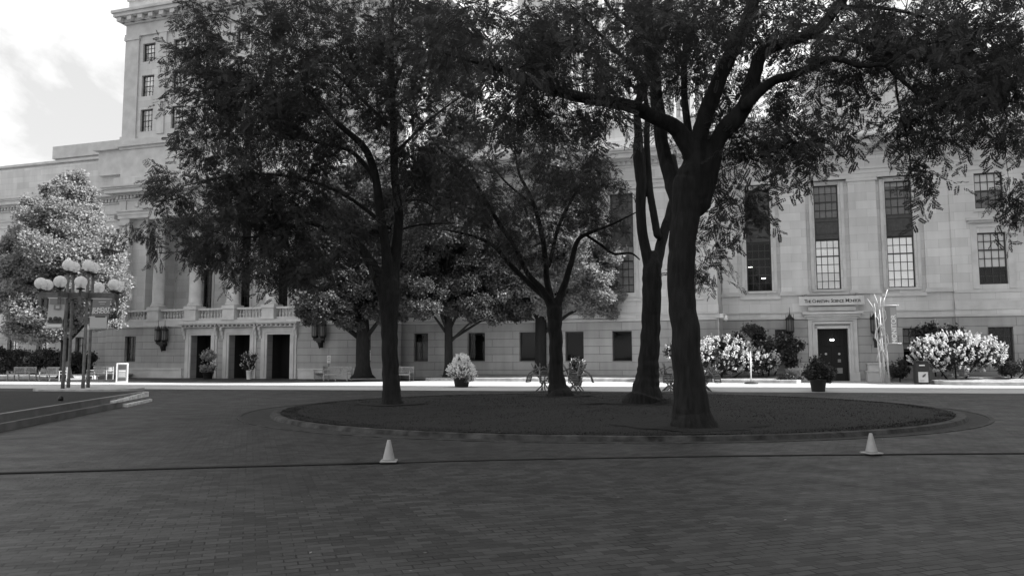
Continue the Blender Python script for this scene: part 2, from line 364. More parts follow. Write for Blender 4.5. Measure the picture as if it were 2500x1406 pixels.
# ================================================================ stone building
bld = empty('stone_building', O, -TH, 'long pale classical stone building with portico and tower behind the trees', 'building')
ZT = 16.0
def wallgrid(mb, u0, u1, z0, z1, w, th, ops):
    us = sorted({u0, u1, *[a for o in ops for a in o[:2] if u0 < a < u1]}); zs = sorted({z0, z1, *[a for o in ops for a in o[2:] if z0 < a < z1]})
    for i in range(len(us)-1):
        run = None
        for j in range(len(zs)-1):
            cu, cz = (us[i]+us[i+1])/2, (zs[j]+zs[j+1])/2
            hole = any(o[0] < cu < o[1] and o[2] < cz < o[3] for o in ops)
            if not hole:
                if run is None: run = zs[j]
            if run is not None and (hole or j == len(zs)-2):
                mb.B(us[i], us[i+1], w-th, w, run, zs[j] if hole else zs[j+1]); run = None
def window(u0, u1, z0, z1, w, cols, rows, blind=None, meet=None, deep=.28, fw=.07, mw=.035, frame='frame', glass=True, light=False, sky=False):
    f = MB(); y = w-deep
    f.B(u0, u0+fw, y-.06, y+.03, z0, z1); f.B(u1-fw, u1, y-.06, y+.03, z0, z1); f.B(u0+fw, u1-fw, y-.06, y+.03, z0, z0+fw); f.B(u0+fw, u1-fw, y-.06, y+.03, z1-fw, z1)
    for k in range(1, cols): x = u0+(u1-u0)*k/cols; f.B(x-mw/2, x+mw/2, y-.03, y+.012, z0+fw, z1-fw)
    for k in range(1, rows):
        z = z0+(z1-z0)*k/rows; h = mw*(2.2 if meet and k == meet else 1); f.B(u0+fw, u1-fw, y-.034, y+.015+(.01 if h > mw else 0), z-h/2, z+h/2)
    o = f.build('window', M[frame], bld)
    if glass: MB().B(u0+fw*.5, u1-fw*.5, y-.022, y-.018, z0+fw*.5, z1-fw*.5).build('pane', M['glass2' if sky else 'glass'], o)
    if blind:
        for (a, b, mt) in blind: MB().B(u0+.02, u1-.02, y-.06, y-.05, z0+(z1-z0)*a, z0+(z1-z0)*b).build('blind', M[mt], o)
    if light:
        for (a, b) in light: MB().B(u0+(u1-u0)*a-.14, u0+(u1-u0)*a+.14, y-.8, y-.7, z0+(z1-z0)*b, z0+(z1-z0)*b+.05).build('ceiling_light', M['lamp'], o)
    return o
def course(mb, u0, u1, w, z0, z1, p, back=.3): mb.B(u0-(p if p else 0), u1+(p if p else 0), w-back, w+p, z0, z1)
def core(u0, u1, w, z1, name='wall'):       # dark rooms behind the windows
    MB().B(u0, u1, w-14, w-1.9, 0, z1).build('interior', M['dark'], bld)
    MB().B(u0, u1, w-14.3, w-.45, z1, z1+.3).build('roof', M['stone_dark'], bld)
def entab(u0, u1, w, mb, z=0.):
    den = MB()        # architrave to cornice, z=0 for the standard height
    course(mb, u0, u1, w, 12.22+z, 12.5+z, .06); course(mb, u0, u1, w, 12.5+z, 12.75+z, .10); course(mb, u0, u1, w, 12.75+z, 12.86+z, .18)
    course(mb, u0, u1, w, 13.62+z, 13.75+z, .10)
    n = int((u1-u0+.3)/.34)
    for k in range(n): den.B(u0-.1+k*.34, u0-.1+k*.34+.18, w, w+.26, 13.76+z, 13.99+z)
    den.build('dentil_course', M['stone'], bld)
    course(mb, u0, u1, w, 13.76+z, 13.99+z, .12); course(mb, u0, u1, w, 14.0+z, 14.12+z, .34)
    course(mb, u0, u1, w, 14.12+z, 14.42+z, .78); course(mb, u0, u1, w, 14.42+z, 14.55+z, .9); course(mb, u0, u1, w, 14.55+z, 14.68+z, 1.0)
trim = MB()

# ---- right wing (w = 0) and the pavilion at its right end
ops_g = [(3.3, 4.35, 1.2, 3.12), (10.4, 11.9, .9, 3.12)]
door_op = (5.72, 7.43, -.02, 3.14)
tall = [(1.76, 3.24), (5.82, 7.22), (9.82, 11.3)]
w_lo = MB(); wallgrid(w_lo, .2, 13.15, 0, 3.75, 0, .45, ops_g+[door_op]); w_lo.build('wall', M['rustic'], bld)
w_mid = MB(); wallgrid(w_mid, .2, 13.15, 3.75, 5.2, -.03, .45, []); w_mid.build('wall', M['ashlar'], bld)
w_hi = MB(); wallgrid(w_hi, .2, 13.15, 5.2, 12.22, -.25, .45, [(a, b, 5.54, 12.0) for a, b in tall]); w_hi.build('wall', M['ashlar'], bld)
w_top = MB(); w_top.B(.2, 13.15, -.5, 0, 12.22, 15.45); w_top.build('wall', M['ashlar'], bld)
course(trim, .25, 13.1, -.0, 3.74, 3.86, .05); course(trim, .25, 13.1, 0, 4.12, 4.2, .035)
for a, b in ((.25, 1.2), (3.75, 5.3), (7.75, 9.3), (11.8, 13.149)):
    p = MB(); p.B(a, b, -.25, .02, 5.46, 12.05); p.build('pilaster', M['ashlar'], bld)
    course(trim, a, b, .02, 5.2, 5.34, .10); course(trim, a, b, .02, 5.34, 5.46, .05); course(trim, a, b, .02, 12.05, 12.21, .08)
for a, b in tall:
    course(trim, a-.35, b+.35, -.03, 5.0, 5.18, .12); course(trim, a-.2, b+.2, -.22, 5.4, 5.53, .06)
    trim.B(a-.3, a-.12, -.25, -.14, 5.54, 12.1); trim.B(b+.12, b+.3, -.25, -.14, 5.54, 12.1)
for i, (a, b) in enumerate(tall):
    bl = [None, [(0.33, .8, 'blind'), (.8, .99, 'blind2'), (.03, .33, 'blind2')], [(.16, .99, 'blind'), (.02, .16, 'blind2')]][i]
    up = [[(.0, .99, 'wfade')], [(.0, .72, 'grey'), (.72, .99, 'blind2')], [(.0, .86, 'grey'), (.86, .99, 'pale')]][i]
    window(a, b, 5.54, 8.62, -.25, 4, 6, blind=bl, meet=4, light=[(.15, .52), (.68, .28)] if i == 0 else None, sky=i > 0)
    window(a, b, 9.92, 12.0, -.25, 4, 4, blind=up, meet=2)
    s = MB(); s.B(a, b, -.6, -.46, 8.63, 9.91); s.B(a+.12, b-.12, -.46, -.42, 8.95, 9.55); s.B(a+.01, b-.01, -.46, -.40, 8.66, 8.74); s.B(a+.01, b-.01, -.46, -.40, 9.74, 9.86)
    for k in range(7): x = a+.2+(b-a-.4)*k/6; s.B(x-.03, x+.03, -.42, -.40, 9.0, 9.5)
    s.build('spandrel', M['wfade'], bld)
window(3.3, 4.35, 1.2, 3.12, 0, 3, 4)
window(10.4, 11.9, .9, 3.12, 0, 4, 5, blind=[(.45, .98, 'blind2')], meet=2)
entab(.3, 13.1, .02, trim); core(.4, 13.15, 0, 15.0)
# pavilion
PV = .22
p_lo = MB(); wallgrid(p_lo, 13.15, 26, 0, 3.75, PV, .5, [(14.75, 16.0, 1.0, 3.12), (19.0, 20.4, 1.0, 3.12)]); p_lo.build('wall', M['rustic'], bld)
pw = [(14.47, 15.92)]+[(18.9, 20.4), (23, 24.5)]
p_hi = MB(); wallgrid(p_hi, 13.15, 26, 3.75, 15.45, PV, .5, [(a, b, 5.55, 8.53) for a, b in pw]+[(a, b, 9.94, 12.02) for a, b in pw]); p_hi.build('wall', M['ashlar'], bld)
window(14.75, 16.0, 1.0, 3.12, PV, 3, 4); window(19, 20.4, 1.0, 3.12, PV, 3, 4)
course(trim, 13.2, 26, PV, 3.74, 3.86, .05); course(trim, 13.2, 26, PV, 4.12, 4.6, .05); course(trim, 13.2, 26, PV, 5.1, 5.25, .05)
for i, (a, b) in enumerate(pw):
    window(a, b, 5.55, 8.53, PV, 4, 6, blind=[(.34, .99, 'blind')], meet=4, deep=.2); window(a, b, 9.94, 12.02, PV, 4, 4, blind=[(.5, .99, 'blind'), (0.02, .5, 'grey')], meet=2, deep=.2)
    trim.B(a-.34, a-.02, PV-.1, PV+.06, 5.3, 8.85); trim.B(b+.02, b+.34, PV-.1, PV+.06, 5.3, 8.85); trim.B(a-.34, b+.34, PV-.1, PV+.065, 8.85, 9.0)
    trim.B(a-.45, b+.45, PV-.1, PV+.16, 9.12, 9.24); trim.B(a-.55, b+.55, PV-.1, PV+.3, 9.24, 9.4); trim.B(a-.12, b+.12, PV-.1, PV+.05, 9.74, 9.92)
entab(13.2, 26, PV, trim); core(13.15, 26, PV, 15.0)
par = MB(); course(par, .3, 26, .1, 15.45, 15.62, .10, .7); par.B(.3, 26, -1.2, -.3, 15.6, 16.3); par.B(.3, 26, -1.3, -.2, 16.3, 16.45); par.build('parapet', M['stone'], bld)
# sunlit upper storeys set back behind the right wing
ub = MB(); ub.B(6.2, 16.5, -12, -6, 15.3, 21.6)
for k in range(7): ub.B(6.4+k*1.55, 7.0+k*1.55, -6, -5.75, 16.6, 20.8)
ub.B(5.9, 16.8, -12.2, -5.4, 21.6, 22.1); ub.B(6.6, 16.2, -12, -6.1, 22.1, 23.2); ub.build('penthouse', M['ashlar'], bld)
# ---- right wing entrance
d = MB()
for a, b, c, e, zz in ((5.2, 5.45, .0, .1, 3.6), (5.45, 5.58, .0, .17, 3.42), (5.58, 5.72, .0, .12, 3.28)):
    d.B(a, b, c, e, .55 if a < 5.3 else .0, zz); d.B(13.15-b, 13.15-a, c, e, .55 if a < 5.3 else .0, zz)
d.B(5.2, 7.95, 0, .10, 3.6, 3.72); d.B(5.45, 7.7, 0, .17, 3.42, 3.56); d.B(5.58, 7.57, 0, .12, 3.14, 3.3)
d.B(5.12, 8.03, 0, .2, 3.72, 3.86); d.B(5.0, 8.15, 0, .36, 3.86, 4.0); d.B(4.88, 8.27, 0, .5, 4.0, 4.14); d.B(5.25, 7.92, 0, .22, 4.2, 4.46)
d.B(5.15, 5.72, 0, .2, 0, .54); d.B(7.43, 8.0, 0, .2, 0, .54)
d.build('door_surround', M['stone'], bld, .01)
dr = MB(); dr.B(5.72, 7.43, -.5, -.4, 0, 3.14)
for x in (5.74, 6.54, 7.31): dr.B(x, x+.1, -.4, -.34, 0, 3.12)
dr.B(5.84, 7.3, -.4, -.33, 2.12, 2.22)
for k in range(11): dr.B(5.93+k*.125, 5.96+k*.125, -.4, -.36, 2.24, 3.0)
door = dr.build('door', M['door'], bld)
for x, z, r_ in ((6.2, 1.62, .07), (6.95, 1.62, .07)): MB().lathe([(r_*.6, 0), (r_, 0.002), (r_, .008), (r_*.6, .01)], (x, .395, z), 14, M=Matrix.Rotation(PI/2, 4, 'X')).build('notice', M['pale'], door)
MB().B(6.8, 7.1, -.39, -.37, .45, .78).build('notice', M['grey'], door); MB().B(6.85, 7.02, -.39, -.37, 1.12, 1.3).build('notice', M['grey'], door)
for x in (6.5, 6.62): MB().lathe([(.0, -.06), (.05, -.04), (.06, 0), (.05, .04), (0, .06)], (x, .25, 2.47), 10).build('door_lamp', M['lamp'], door)
for a, b in ((3.9, 5.0), (8.3, 9.5)):       # plinth blocks either side of the door
    q = MB(); q.B(a, b, 0, .75, 0, .55); q.B(a-.05, b+.05, 0, .8, .55, .62); q.B(a+.1, b-.1, 0, .5, .62, 1.0); q.B(a+.05, b-.05, 0, .56, 1.0, 1.08); q.build('plinth', M['stone'], bld, .02)

# ---- centre block
CWp = 1.3
gw = [(-5.95, -4.7), (-8.9, -7.7), (-11.75, -10.7), (-15.2, -13.95)]
gw = []
def U(x, y, w):
    r = ray(x, y); t = ((O+NX*w-EYE).dot(NX))/r.dot(NX); p = EYE+r*t-O; return p.dot(UX), p.z
for x0, x1 in ((1495, 1543), (1380, 1425), (1268, 1310), (1141, 1184)): gw.append((U(x0, 850, CWp)[0], U(x1, 850, CWp)[0]))
cu0 = U(1103, 900, CWp)[0]; pu1 = U(976, 900, 2.6)[0]; pu0 = U(256, 880, 3.0)[0]
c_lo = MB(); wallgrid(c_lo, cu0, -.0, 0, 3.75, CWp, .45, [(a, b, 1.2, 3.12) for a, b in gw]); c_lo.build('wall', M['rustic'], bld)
ctall = [(a-.05, a+1.45) for a, b in gw]+[(-2.6, -1.3)]
c_hi = MB(); wallgrid(c_hi, cu0, -.05, 3.75, 12.22, CWp-.05, .45, [(a, b, 5.54, 12.0) for a, b in ctall]); c_hi.build('wall', M['ashlar'], bld)
MB().B(cu0, 0, CWp-.5, CWp, 12.22, 15.45).build('wall', M['ashlar'], bld)
# splayed return on the right corner
r_ = MB()
def splay(mb, z0, z1, o0, o1):
    q = [(0+o0, -(CWp+o0)), (.24+o0, .3), (-.6, .3), (-.6, -(CWp-.45))]
    lo = [(x, y, z0) for x, y in q]; hi = [(x, y, z1) for x, y in q]
    mb.poly(hi); mb.poly(lo[::-1])
    for i in range(4): mb.poly([lo[i], lo[(i+1) % 4], hi[(i+1) % 4], hi[i]])
for k in range(9): splay(r_, .12+.51*k if k else 0, .12+.51*(k+1)-.03, .03, 0); splay(r_, .12+.51*(k+1)-.03, .12+.51*(k+1), 0, 0)
splay(r_, 4.71, 12.3, -.01, 0); splay(r_, 12.3, 15.45, 0, 0); r_.build('corner_pier', M['stone'], bld)
for a, b in gw: window(a, b, 1.2, 3.12, CWp, 1, 1, deep=.3)
for a, b in ctall:
    window(a, b, 5.54, 8.62, CWp-.05, 4, 6, blind=[(.02, .98, 'blind2')], meet=4); window(a, b, 9.92, 12.0, CWp-.05, 4, 4, blind=[(.02, .98, 'wfade')])
    MB().B(a, b, CWp-.5, CWp-.3, 8.63, 9.91).build('spandrel', M['wfade'], bld)
    course(trim, a-.35, b+.35, CWp-.05, 5.0, 5.18, .12); trim.B(a-.3, a-.12, CWp-.05, CWp+.06, 5.2, 12.1); trim.B(b+.12, b+.3, CWp-.05, CWp+.06, 5.2, 12.1)
course(trim, cu0+.05, -.1, CWp, 3.74, 3.86, .05); course(trim, cu0+.05, -.1, CWp, 4.12, 4.2, .035)
entab(cu0+.05, -.0, CWp, trim); core(cu0, -.35, CWp, 15.0)
cp = MB(); course(cp, cu0, 0, CWp-.2, 15.45, 15.6, .05, .7); cp.B(cu0, 0, -.5, .5, 15.6, 16.6); cp.B(cu0-.1, .1, -.6, .65, 16.6, 16.85); cp.build('parapet', M['ashlar'], bld)
# connecting bay
CB = 1.65; a_, b_ = U(1010, 850, CB)[0], U(1045, 850, CB)[0]
s_ = MB(); wallgrid(s_, pu1-.5, cu0, 0, 3.75, CB, .45, [(a_, b_, 1.2, 3.12)]); s_.build('wall', M['rustic'], bld)
s_ = MB(); s_.B(pu1-.5, cu0, CB-.5, CB-.03, 3.75, 15.45); s_.build('wall', M['ashlar'], bld); window(a_, b_, 1.2, 3.12, CB, 2, 3, blind=[(0.02, .7, 'dgrey')])
course(trim, pu1, cu0, CB, 3.74, 3.86, .05); entab(pu1, cu0, CB-.03, trim); core(pu1, cu0, CB, 15.0)

# ---- portico block: ground storey
PW = 3.0
def PU(x, w=PW, y=850): return U(x, y, w)[0]
dops = [(PU(467), PU(516)), (PU(560), PU(611)), (PU(653), PU(709))]
wL = (PU(304), PU(331)); wR = (PU(872), PU(905))
z_d = 3.12
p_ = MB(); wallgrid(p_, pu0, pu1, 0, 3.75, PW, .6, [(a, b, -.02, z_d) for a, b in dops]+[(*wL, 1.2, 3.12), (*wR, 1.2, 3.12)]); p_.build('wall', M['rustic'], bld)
MB().B(pu0, pu1, PW-.6, PW-.02, 3.75, 4.22).build('wall', M['ashlar'], bld)
course(trim, pu0, pu1, PW, 3.8, 3.92, .08); course(trim, pu0, pu1, PW, 0, .75, .07, .2) if False else None
for a, b in ((pu0, dops[0][0]-.75), (dops[2][1]+.75, pu1)): trim.B(a-.06, b, PW-.1, PW+.08, 0, .6); trim.B(a-.08, b, PW-.1, PW+.12, .6, .72)
window(*wL, 1.2, 3.12, PW, 2, 3); window(*wR, 1.2, 3.12, PW, 2, 3, blind=[(.02, .4, 'blind')])
for i, (a, b) in enumerate(dops):
    d = MB()
    for x0, x1, pr, zt in ((.52, .34, .07, 3.62), (.34, .16, .13, 3.44), (.16, 0, .09, 3.28)):
        d.B(a-x0, a-x1, PW, PW+pr, 0, zt); d.B(b+x1, b+x0, PW, PW+pr, 0, zt)
    d.B(a-.34, b+.34, PW, PW+.07, 3.44, 3.62); d.B(a-.16, b+.16, PW, PW+.13, 3.28, 3.44); d.B(a, b, PW, PW+.09, 3.12, 3.28)
    for x in (a-.62, b+.44):                # scroll consoles
        d.B(x, x+.18, PW, PW+.38, 3.42, 3.66); d.B(x+.01, x+.17, PW, PW+.26, 3.1, 3.42); d.B(x+.02, x+.16, PW, PW+.16, 2.85, 3.1)
    d.B(a-.68, b+.68, PW, PW+.3, 3.66, 3.74)
    n = 9
    for k in range(n): x = a-.66+(b-a+1.32-.14)*k/(n-1); d.B(x, x+.14, PW, PW+.46, 3.74, 3.84)
    d.B(a-.76, b+.76, PW, PW+.5, 3.845, 3.93); d.B(a-.82, b+.82, PW, PW+.6, 3.93, 4.02)
    d.build('door_surround', M['stone'], bld, .008)
    q = MB(); q.B(a, b, PW-1.7, PW-1.6, 0, z_d); q.B(a+.1, (a+b)/2-.02, PW-1.6, PW-1.55, .1, 2.2); q.B((a+b)/2+.02, b-.1, PW-1.6, PW-1.55, .1, 2.2); dd_ = q.build('door', M['door'], bld)
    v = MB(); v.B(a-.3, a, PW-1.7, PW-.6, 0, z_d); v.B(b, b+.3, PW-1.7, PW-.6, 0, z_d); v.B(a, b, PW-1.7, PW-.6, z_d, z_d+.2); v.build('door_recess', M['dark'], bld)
    if i == 2:
        q = MB(); q.lathe([(.05, 0), (.09, 0.002), (.09, .01), (.05, .012)], (b-.32, -(PW-1.53), 1.55), 12, M=Matrix.Rotation(PI/2, 4, 'X')); q.build('notice', M['white'], dd_)
core(pu0, pu1, PW, 3.9)
# gallery floor, pedestals, balustrade
LW = -.8        # gallery back wall
MB().B(pu0, pu1, LW-.3, PW-.6, 4.2, 4.3).build('gallery_floor', M['stone'], bld)
cols = [U(x, 765, PW-.3)[0] for x in (380, 470, 563, 659)]; sp = (cols[3]-cols[0])/3
cols += [cols[3]+sp, cols[3]+2*sp]
zb = [4.22, 5.14]
for i, c in enumerate(cols):
    q = MB(); q.B(c-.55, c+.55, PW-1.1, PW+.05, 4.22, 4.4); q.B(c-.5, c+.5, PW-1.05, PW+.0, 4.4, 5.02); q.B(c-.56, c+.56, PW-1.12, PW+.06, 5.02, 5.16); q.build('pedestal', M['stone'], bld, .01)
    cy = -(PW-.52); r0, r1 = .44, .37; H0, H1 = 5.16, 12.2
    q = MB(); q.bx(c-.56, c+.56, cy-.56, cy+.56, H0, H0+.14)
    q.lathe([(.54, H0+.14), (.57, H0+.2), (.54, H0+.28), (.47, H0+.31), (.5, H0+.37), (.49, H0+.42), (r0, H0+.46), (r0*.995, H0+2), (r0*.95, H0+3.6), (r1*1.03, H0+5.4), (r1, H1-.62), (r1+.05, H1-.6), (r1+.05, H1-.55), (r1, H1-.53), (r1, H1-.38), (r1+.06, H1-.34), (.55, H1-.18)], (c, cy, 0), 28)
    q.bx(c-.6, c+.6, cy-.6, cy+.6, H1-.18, H1); q.build('column', M['stone'], bld)
balp = [(.085, 0), (.085, .05), (.05, .07), (.06, .12), (.1, .2), (.095, .27), (.045, .38), (.04, .46), (.06, .5), (.075, .52), (.075, .58)]
bm = MB(); bm.lathe(balp, (0, 0, 0), 8); bal_me = None
ends = [cols[0]-.56]+[0]
spans = [(pu0+.7, cols[0]-.56)]+[(cols[i]+.56, cols[i+1]-.56) for i in range(5)]+[(cols[5]+.56, pu1-.8)]
for a, b in spans:
    q = MB(); q.B(a, b, PW-.75, PW-.3, 4.22, 4.40); q.B(a, b, PW-.8, PW-.22, 4.98, 5.12); o = q.build('balustrade', M['stone'], bld)
    n = max(2, int((b-a)/.27))
    for k in range(n):
        if bal_me is None: bo = bm.build('baluster', M['stone'], o); bal_me = bo.data
        else: bo = bpy.data.objects.new('baluster', bal_me); C.objects.link(bo); bo.parent = o
        bo.location = (a+(b-a)*(k+.5)/n, -(PW-.52), 4.4)
# gallery back wall with windows
lw = []
for i in range(6):
    c = U(413 + 92*i, 700, LW)[0]; lw.append((c-.48, c+.48))
lw.insert(0, (lw[0][0]-3.05, lw[0][1]-3.05))
q = MB(); wallgrid(q, pu0-1, pu1, 4.2, 14, LW, .4, [(a, b, 5.2, 8.5) for a, b in lw]+[(a, b, 9.9, 12.2) for a, b in lw]); q.build('wall', M['ashlar'], bld)
for a, b in lw:
    window(a, b, 5.2, 8.5, LW, 3, 6, light=None); window(a, b, 9.9, 12.2, LW, 3, 4)
    q = MB(); q.B(a-.3, b+.3, LW, LW+.12, 8.9, 9.05); q.B(a-.22, b+.22, LW, LW+.2, 9.06, 9.2); q.B(a-.25, a-.05, LW, LW+.07, 4.4, 8.8); q.B(b+.05, b+.25, LW, LW+.07, 4.4, 8.8); q.build('window_surround', M['stone'], bld)
MB().B(pu0+.5, pu1, LW-6, LW-1.6, 4.4, 15).build('interior', M['dark'], bld)
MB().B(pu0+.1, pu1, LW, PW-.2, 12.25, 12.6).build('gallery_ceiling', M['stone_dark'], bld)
# antae (end piers)
au0, au1 = U(290, 640, PW-.2)[0], U(347, 640, PW-.2)[0]
q = MB(); q.B(au0, au0+.95, PW-2.6, PW-.1, 4.2, 12.2); q.B(au0+.95, au1, LW-.3, PW-.6, 4.2, 12.2); q.B(au0-.08, au0+1.03, PW-2.7, PW, 11.7, 11.95); q.B(au0-.06, au1+.06, LW, PW-.5, 4.3, 4.62); q.build('pilaster', M['ashlar'], bld)
MB().B(pu1-1.1, pu1-.05, LW-.3, PW-.1, 4.2, 12.2).build('pilaster', M['ashlar'], bld)
EU0, EU1 = U(290, 480, PW)[0], pu1
q = MB(); q.B(EU0, EU1, PW-1.3, PW-.1, 12.2, 15.5); q.B(EU0, EU1, LW-.3, PW-1.3, 13, 15.5); q.build('wall', M['ashlar'], bld)
entab(EU0, EU1, PW-.1, trim)
q = MB()
for k in range(9):                          # frieze panels
    x = EU0+.2+k*2.6; q.B(x, x+.5, PW-.1, PW-.02, 12.88, 13.6); q.lathe([(.05, 0), (.22, .0), (.22, .05), (.1, .07)], (x+1.5, -(PW-.1), 13.25), 14, M=Matrix.Rotation(PI/2, 4, 'X'))
q.build('frieze_panel', M['stone'], bld)
# attic and tower
T0 = U(290, 400, 2.2)[0]
q = MB(); q.B(T0-.3, pu1, -6, 2.35, 14.7, 15.7); q.B(T0, pu1, -6, 2.0, 15.7, 18.0); q.build('attic', M['stone'], bld)
course(trim, T0, pu1, 2.0, 18.0, 18.2, .12); course(trim, T0, pu1, 2.0, 18.2, 18.36, .3); trim.B(T0-.05, pu1, 1.4, 2.1, 18.36, 18.8)
TW = 1.5
def TU(x, y): return U(x, y, TW)
tu0 = TU(306, 200)[0]; tu1 = tu0+26
wz = [(TU(365, 320)[1], TU(357, 267)[1]), (TU(360, 235)[1], TU(360, 184)[1]), (TU(365, 150)[1], TU(365, 106)[1])]
wu0, wu1 = TU(345, 230)[0], TU(375, 230)[0]; wn_ = [(wu0+k*3.0, wu1+k*3.0) for k in range(8)]
ttop = TU(310, 95)[1]
q = MB(); wallgrid(q, tu0, tu1, 18.8, ttop+1.6, TW, .5, [(a, b, z0, z1) for a, b in wn_ for z0, z1 in wz]); q.build('wall', M['ashlar'], bld)
MB().B(tu0, tu1, -12, -.3, 14.8, ttop+1.7).build('interior', M['dark'], bld)
MB().B(tu0+.0, tu0+.45, -12, TW-.5, 18.8, ttop+1.6).build('wall', M['ashlar'], bld); MB().B(tu1-.5, tu1, -12, TW-.5, 15, ttop+1.6).build('wall', M['ashlar'], bld)
q = MB(); q.B(tu0, tu0+1.35, TW, TW+.14, 19.2, ttop); q.B(tu0-.1, tu0+1.45, TW, TW+.24, 18.8, 19.2); q.B(tu0-.08, tu0+1.43, TW, TW+.22, ttop-.3, ttop)
for k in range(1, 8): q.B(wu0+3*k-1.3, wu0+3*k-.6, TW, TW+.12, 19.2, ttop)
q.build('pilaster', M['stone'], bld)
for i, (a, b) in enumerate(wn_):
    for j, (z0, z1) in enumerate(wz): window(a, b, z0, z1, TW, 4, 4, blind=[(.45, .98, 'blind' if (i+j) % 3 else 'blind2')] if (i*2+j) % 4 != 3 else None, meet=2, deep=.22, mw=.022, sky=True)
ct = TU(300, 52)[1]
q = MB(); q.B(tu0-.1, tu1, TW-.2, TW+.16, ttop, ttop+.25); q.B(tu0-.05, tu1, TW-.2, TW+.08, ttop+.25, ct-.5); q.B(tu0-.2, tu1+.3, -12, TW+.24, ct-.5, ct-.35)
for k in range(26): q.B(tu0-.45+k*1.05, tu0-.02+k*1.05, TW, TW+.72, ct-.35, ct-.02)
q.B(tu0-.3, tu1+.4, -12, TW+.34, ct-.35, ct-.02); q.B(tu0-.72, tu1+.7, -12, TW+.82, ct, ct+.28); q.B(tu0-.85, tu1+.8, -12, TW+.95, ct+.28, ct+.5)
q.B(tu0-.05, tu1, -12, TW-.1, ct+.5, ct+1.6); q.B(tu0-.15, tu1, -12, TW+.05, ct+1.6, ct+1.85)
q.build('cornice', M['stone'], bld)
# ---- left wing
LWp = .9
lu1 = pu0
tops = [(PU(x0, LWp), PU(x1, LWp)) for x0, x1 in ((17, 42), (88, 118), (183, 205), (-60, -32), (-140, -112))]
q = MB(); wallgrid(q, -85, lu1+.2, 0, 3.75, LWp, .45, [(a, b, 1.2, 3.15) for a, b in tops]); q.build('wall', M['rustic'], bld)
ltop = U(0, 409, LWp)[1]; zc = U(0, 484, LWp+.9)[1]; dz = zc-14.68
lt = [(-75+3.9*k, -73.5+3.9*k) for k in range(8)]
q = MB(); wallgrid(q, -85, lu1+.4, 3.75, ltop-.3, LWp-.03, .45, [(a, b, 5.5, 11.9) for a, b in lt]); q.build('wall', M['ashlar'], bld)
for a, b in lt: window(a, b, 5.5, 11.9, LWp, 4, 10, blind=[(.45, .6, 'wfade')])
for a, b in tops: window(a, b, 1.2, 3.15, LWp, 2, 3, blind=[(.4, .98, 'blind2')])
course(trim, -85, lu1, LWp, 3.74, 3.86, .05); entab(-85, lu1+.4, LWp, trim, dz)
q = MB(); course(q, -85, lu1+1, LWp-.3, zc+.1, zc+1.35, .02, .5); course(q, -85, lu1+1, LWp-.25, zc+1.35, zc+1.55, .12, .5)
z5 = U(0, 438, LWp)[1]; course(q, -85, lu1+1, LWp-.35, zc+1.55, z5, 0, .5); course(q, -85, lu1+1, LWp-.3, z5, ltop-.35, 0, .5); course(q, -85, lu1+1, LWp-.3, ltop-.35, ltop-.1, .12, .6); course(q, -85, lu1+1, LWp-.3, ltop-.1, ltop+.1, .3, .8)
q.build('parapet', M['stone'], bld); core(-85, lu1, LWp, ltop-.5)
# stepped pier between wing and portico, rooftop box
j0 = U(243, 420, LWp+.2)[0]; jz = U(243, 362, LWp+.2)[1]
q = MB(); q.B(j0, T0+1, -3, LWp+.35, zc+1.3, jz-.35); q.B(j0-.3, T0+1, -3, LWp+.65, jz-.35, jz-.05); q.build('attic', M['stone'], bld)
b0_, bz = U(137, 360, -1.5); q = MB(); q.B(b0_, T0+3, -6, -1.5, ltop-1, bz); q.B(b0_-.15, T0+3, -6, -1.3, bz-1.1, bz-.0); q.build('penthouse', M['stone'], bld)
# ---- tall pale slab seen through the leaves above the centre
hb = empty('office_tower', BW(-9, -30), R(18), 'tall pale ribbed tower rising beyond the roof behind the upper leaves', 'building')
q = MB(); q.bx(-8, 9, 0, 16, 0, 60); q.build('wall', M['ashlar'], hb)
q = MB()
for k in range(15): q.bx(-8+k*1.2, -7.5+k*1.2, -.22, 0, 3, 59)
q.build('rib', M['conc'], hb)
trim.build('moulding', M['stone'], bld)

# ---- tall building out of frame at the right whose shadow lies over the foreground
cb = empty('concrete_tower', (44, 26.9, 0), 0, 'tall concrete tower at the right of the square, outside the photo', 'building')
q = MB(); q.bx(0, 30, -95, 0, 0, 100); q.build('wall', M['stone_dark'], cb)
q = MB()
for k in range(23): q.bx(-.8, 0, -95+k*4.1, -94+k*4.1, 0, 99.5)
q.build('fin', M['stone'], cb)

# ================================================================ lettering, lanterns, fittings on the building
sg = empty('name_board', BW(6.55, .3, 4.8), -TH, 'long pale board lettered with a newspaper name over the right door', 'sign')
q = MB(); q.bx(-1.83, 1.83, -.12, .0, -.27, .28); q.build('board', M['ashlar'] if False else M['stone'], sg, .015)
q = MB(); q.bx(-1.4, 1.4, -.0, .1, .3, .38); q.bx(-1.5, -1.35, -.1, .2, .28, .42); q.bx(1.35, 1.5, -.1, .2, .28, .42); q.build('bracket', M['stone_dark'], sg)
xx = -1.5
for w_ in ('THE', 'CHRISTIAN', 'SCIENCE', 'MONITOR'):
    for i, ch in enumerate(w_):
        s = .29 if i == 0 else .23
        adv = {'I': .36, 'M': .95, 'N': .78, 'O': .82, 'C': .76, 'R': .72, 'T': .68, 'S': .64, 'E': .66, 'H': .78, 'A': .74}[ch]*s*.66
        o = text(ch, s, M['dgrey'], sg, (xx+adv/2, -.125, -.01 + (.0 if i == 0 else -.021)), ext=.008, off=.004); xx += adv
    xx += .10
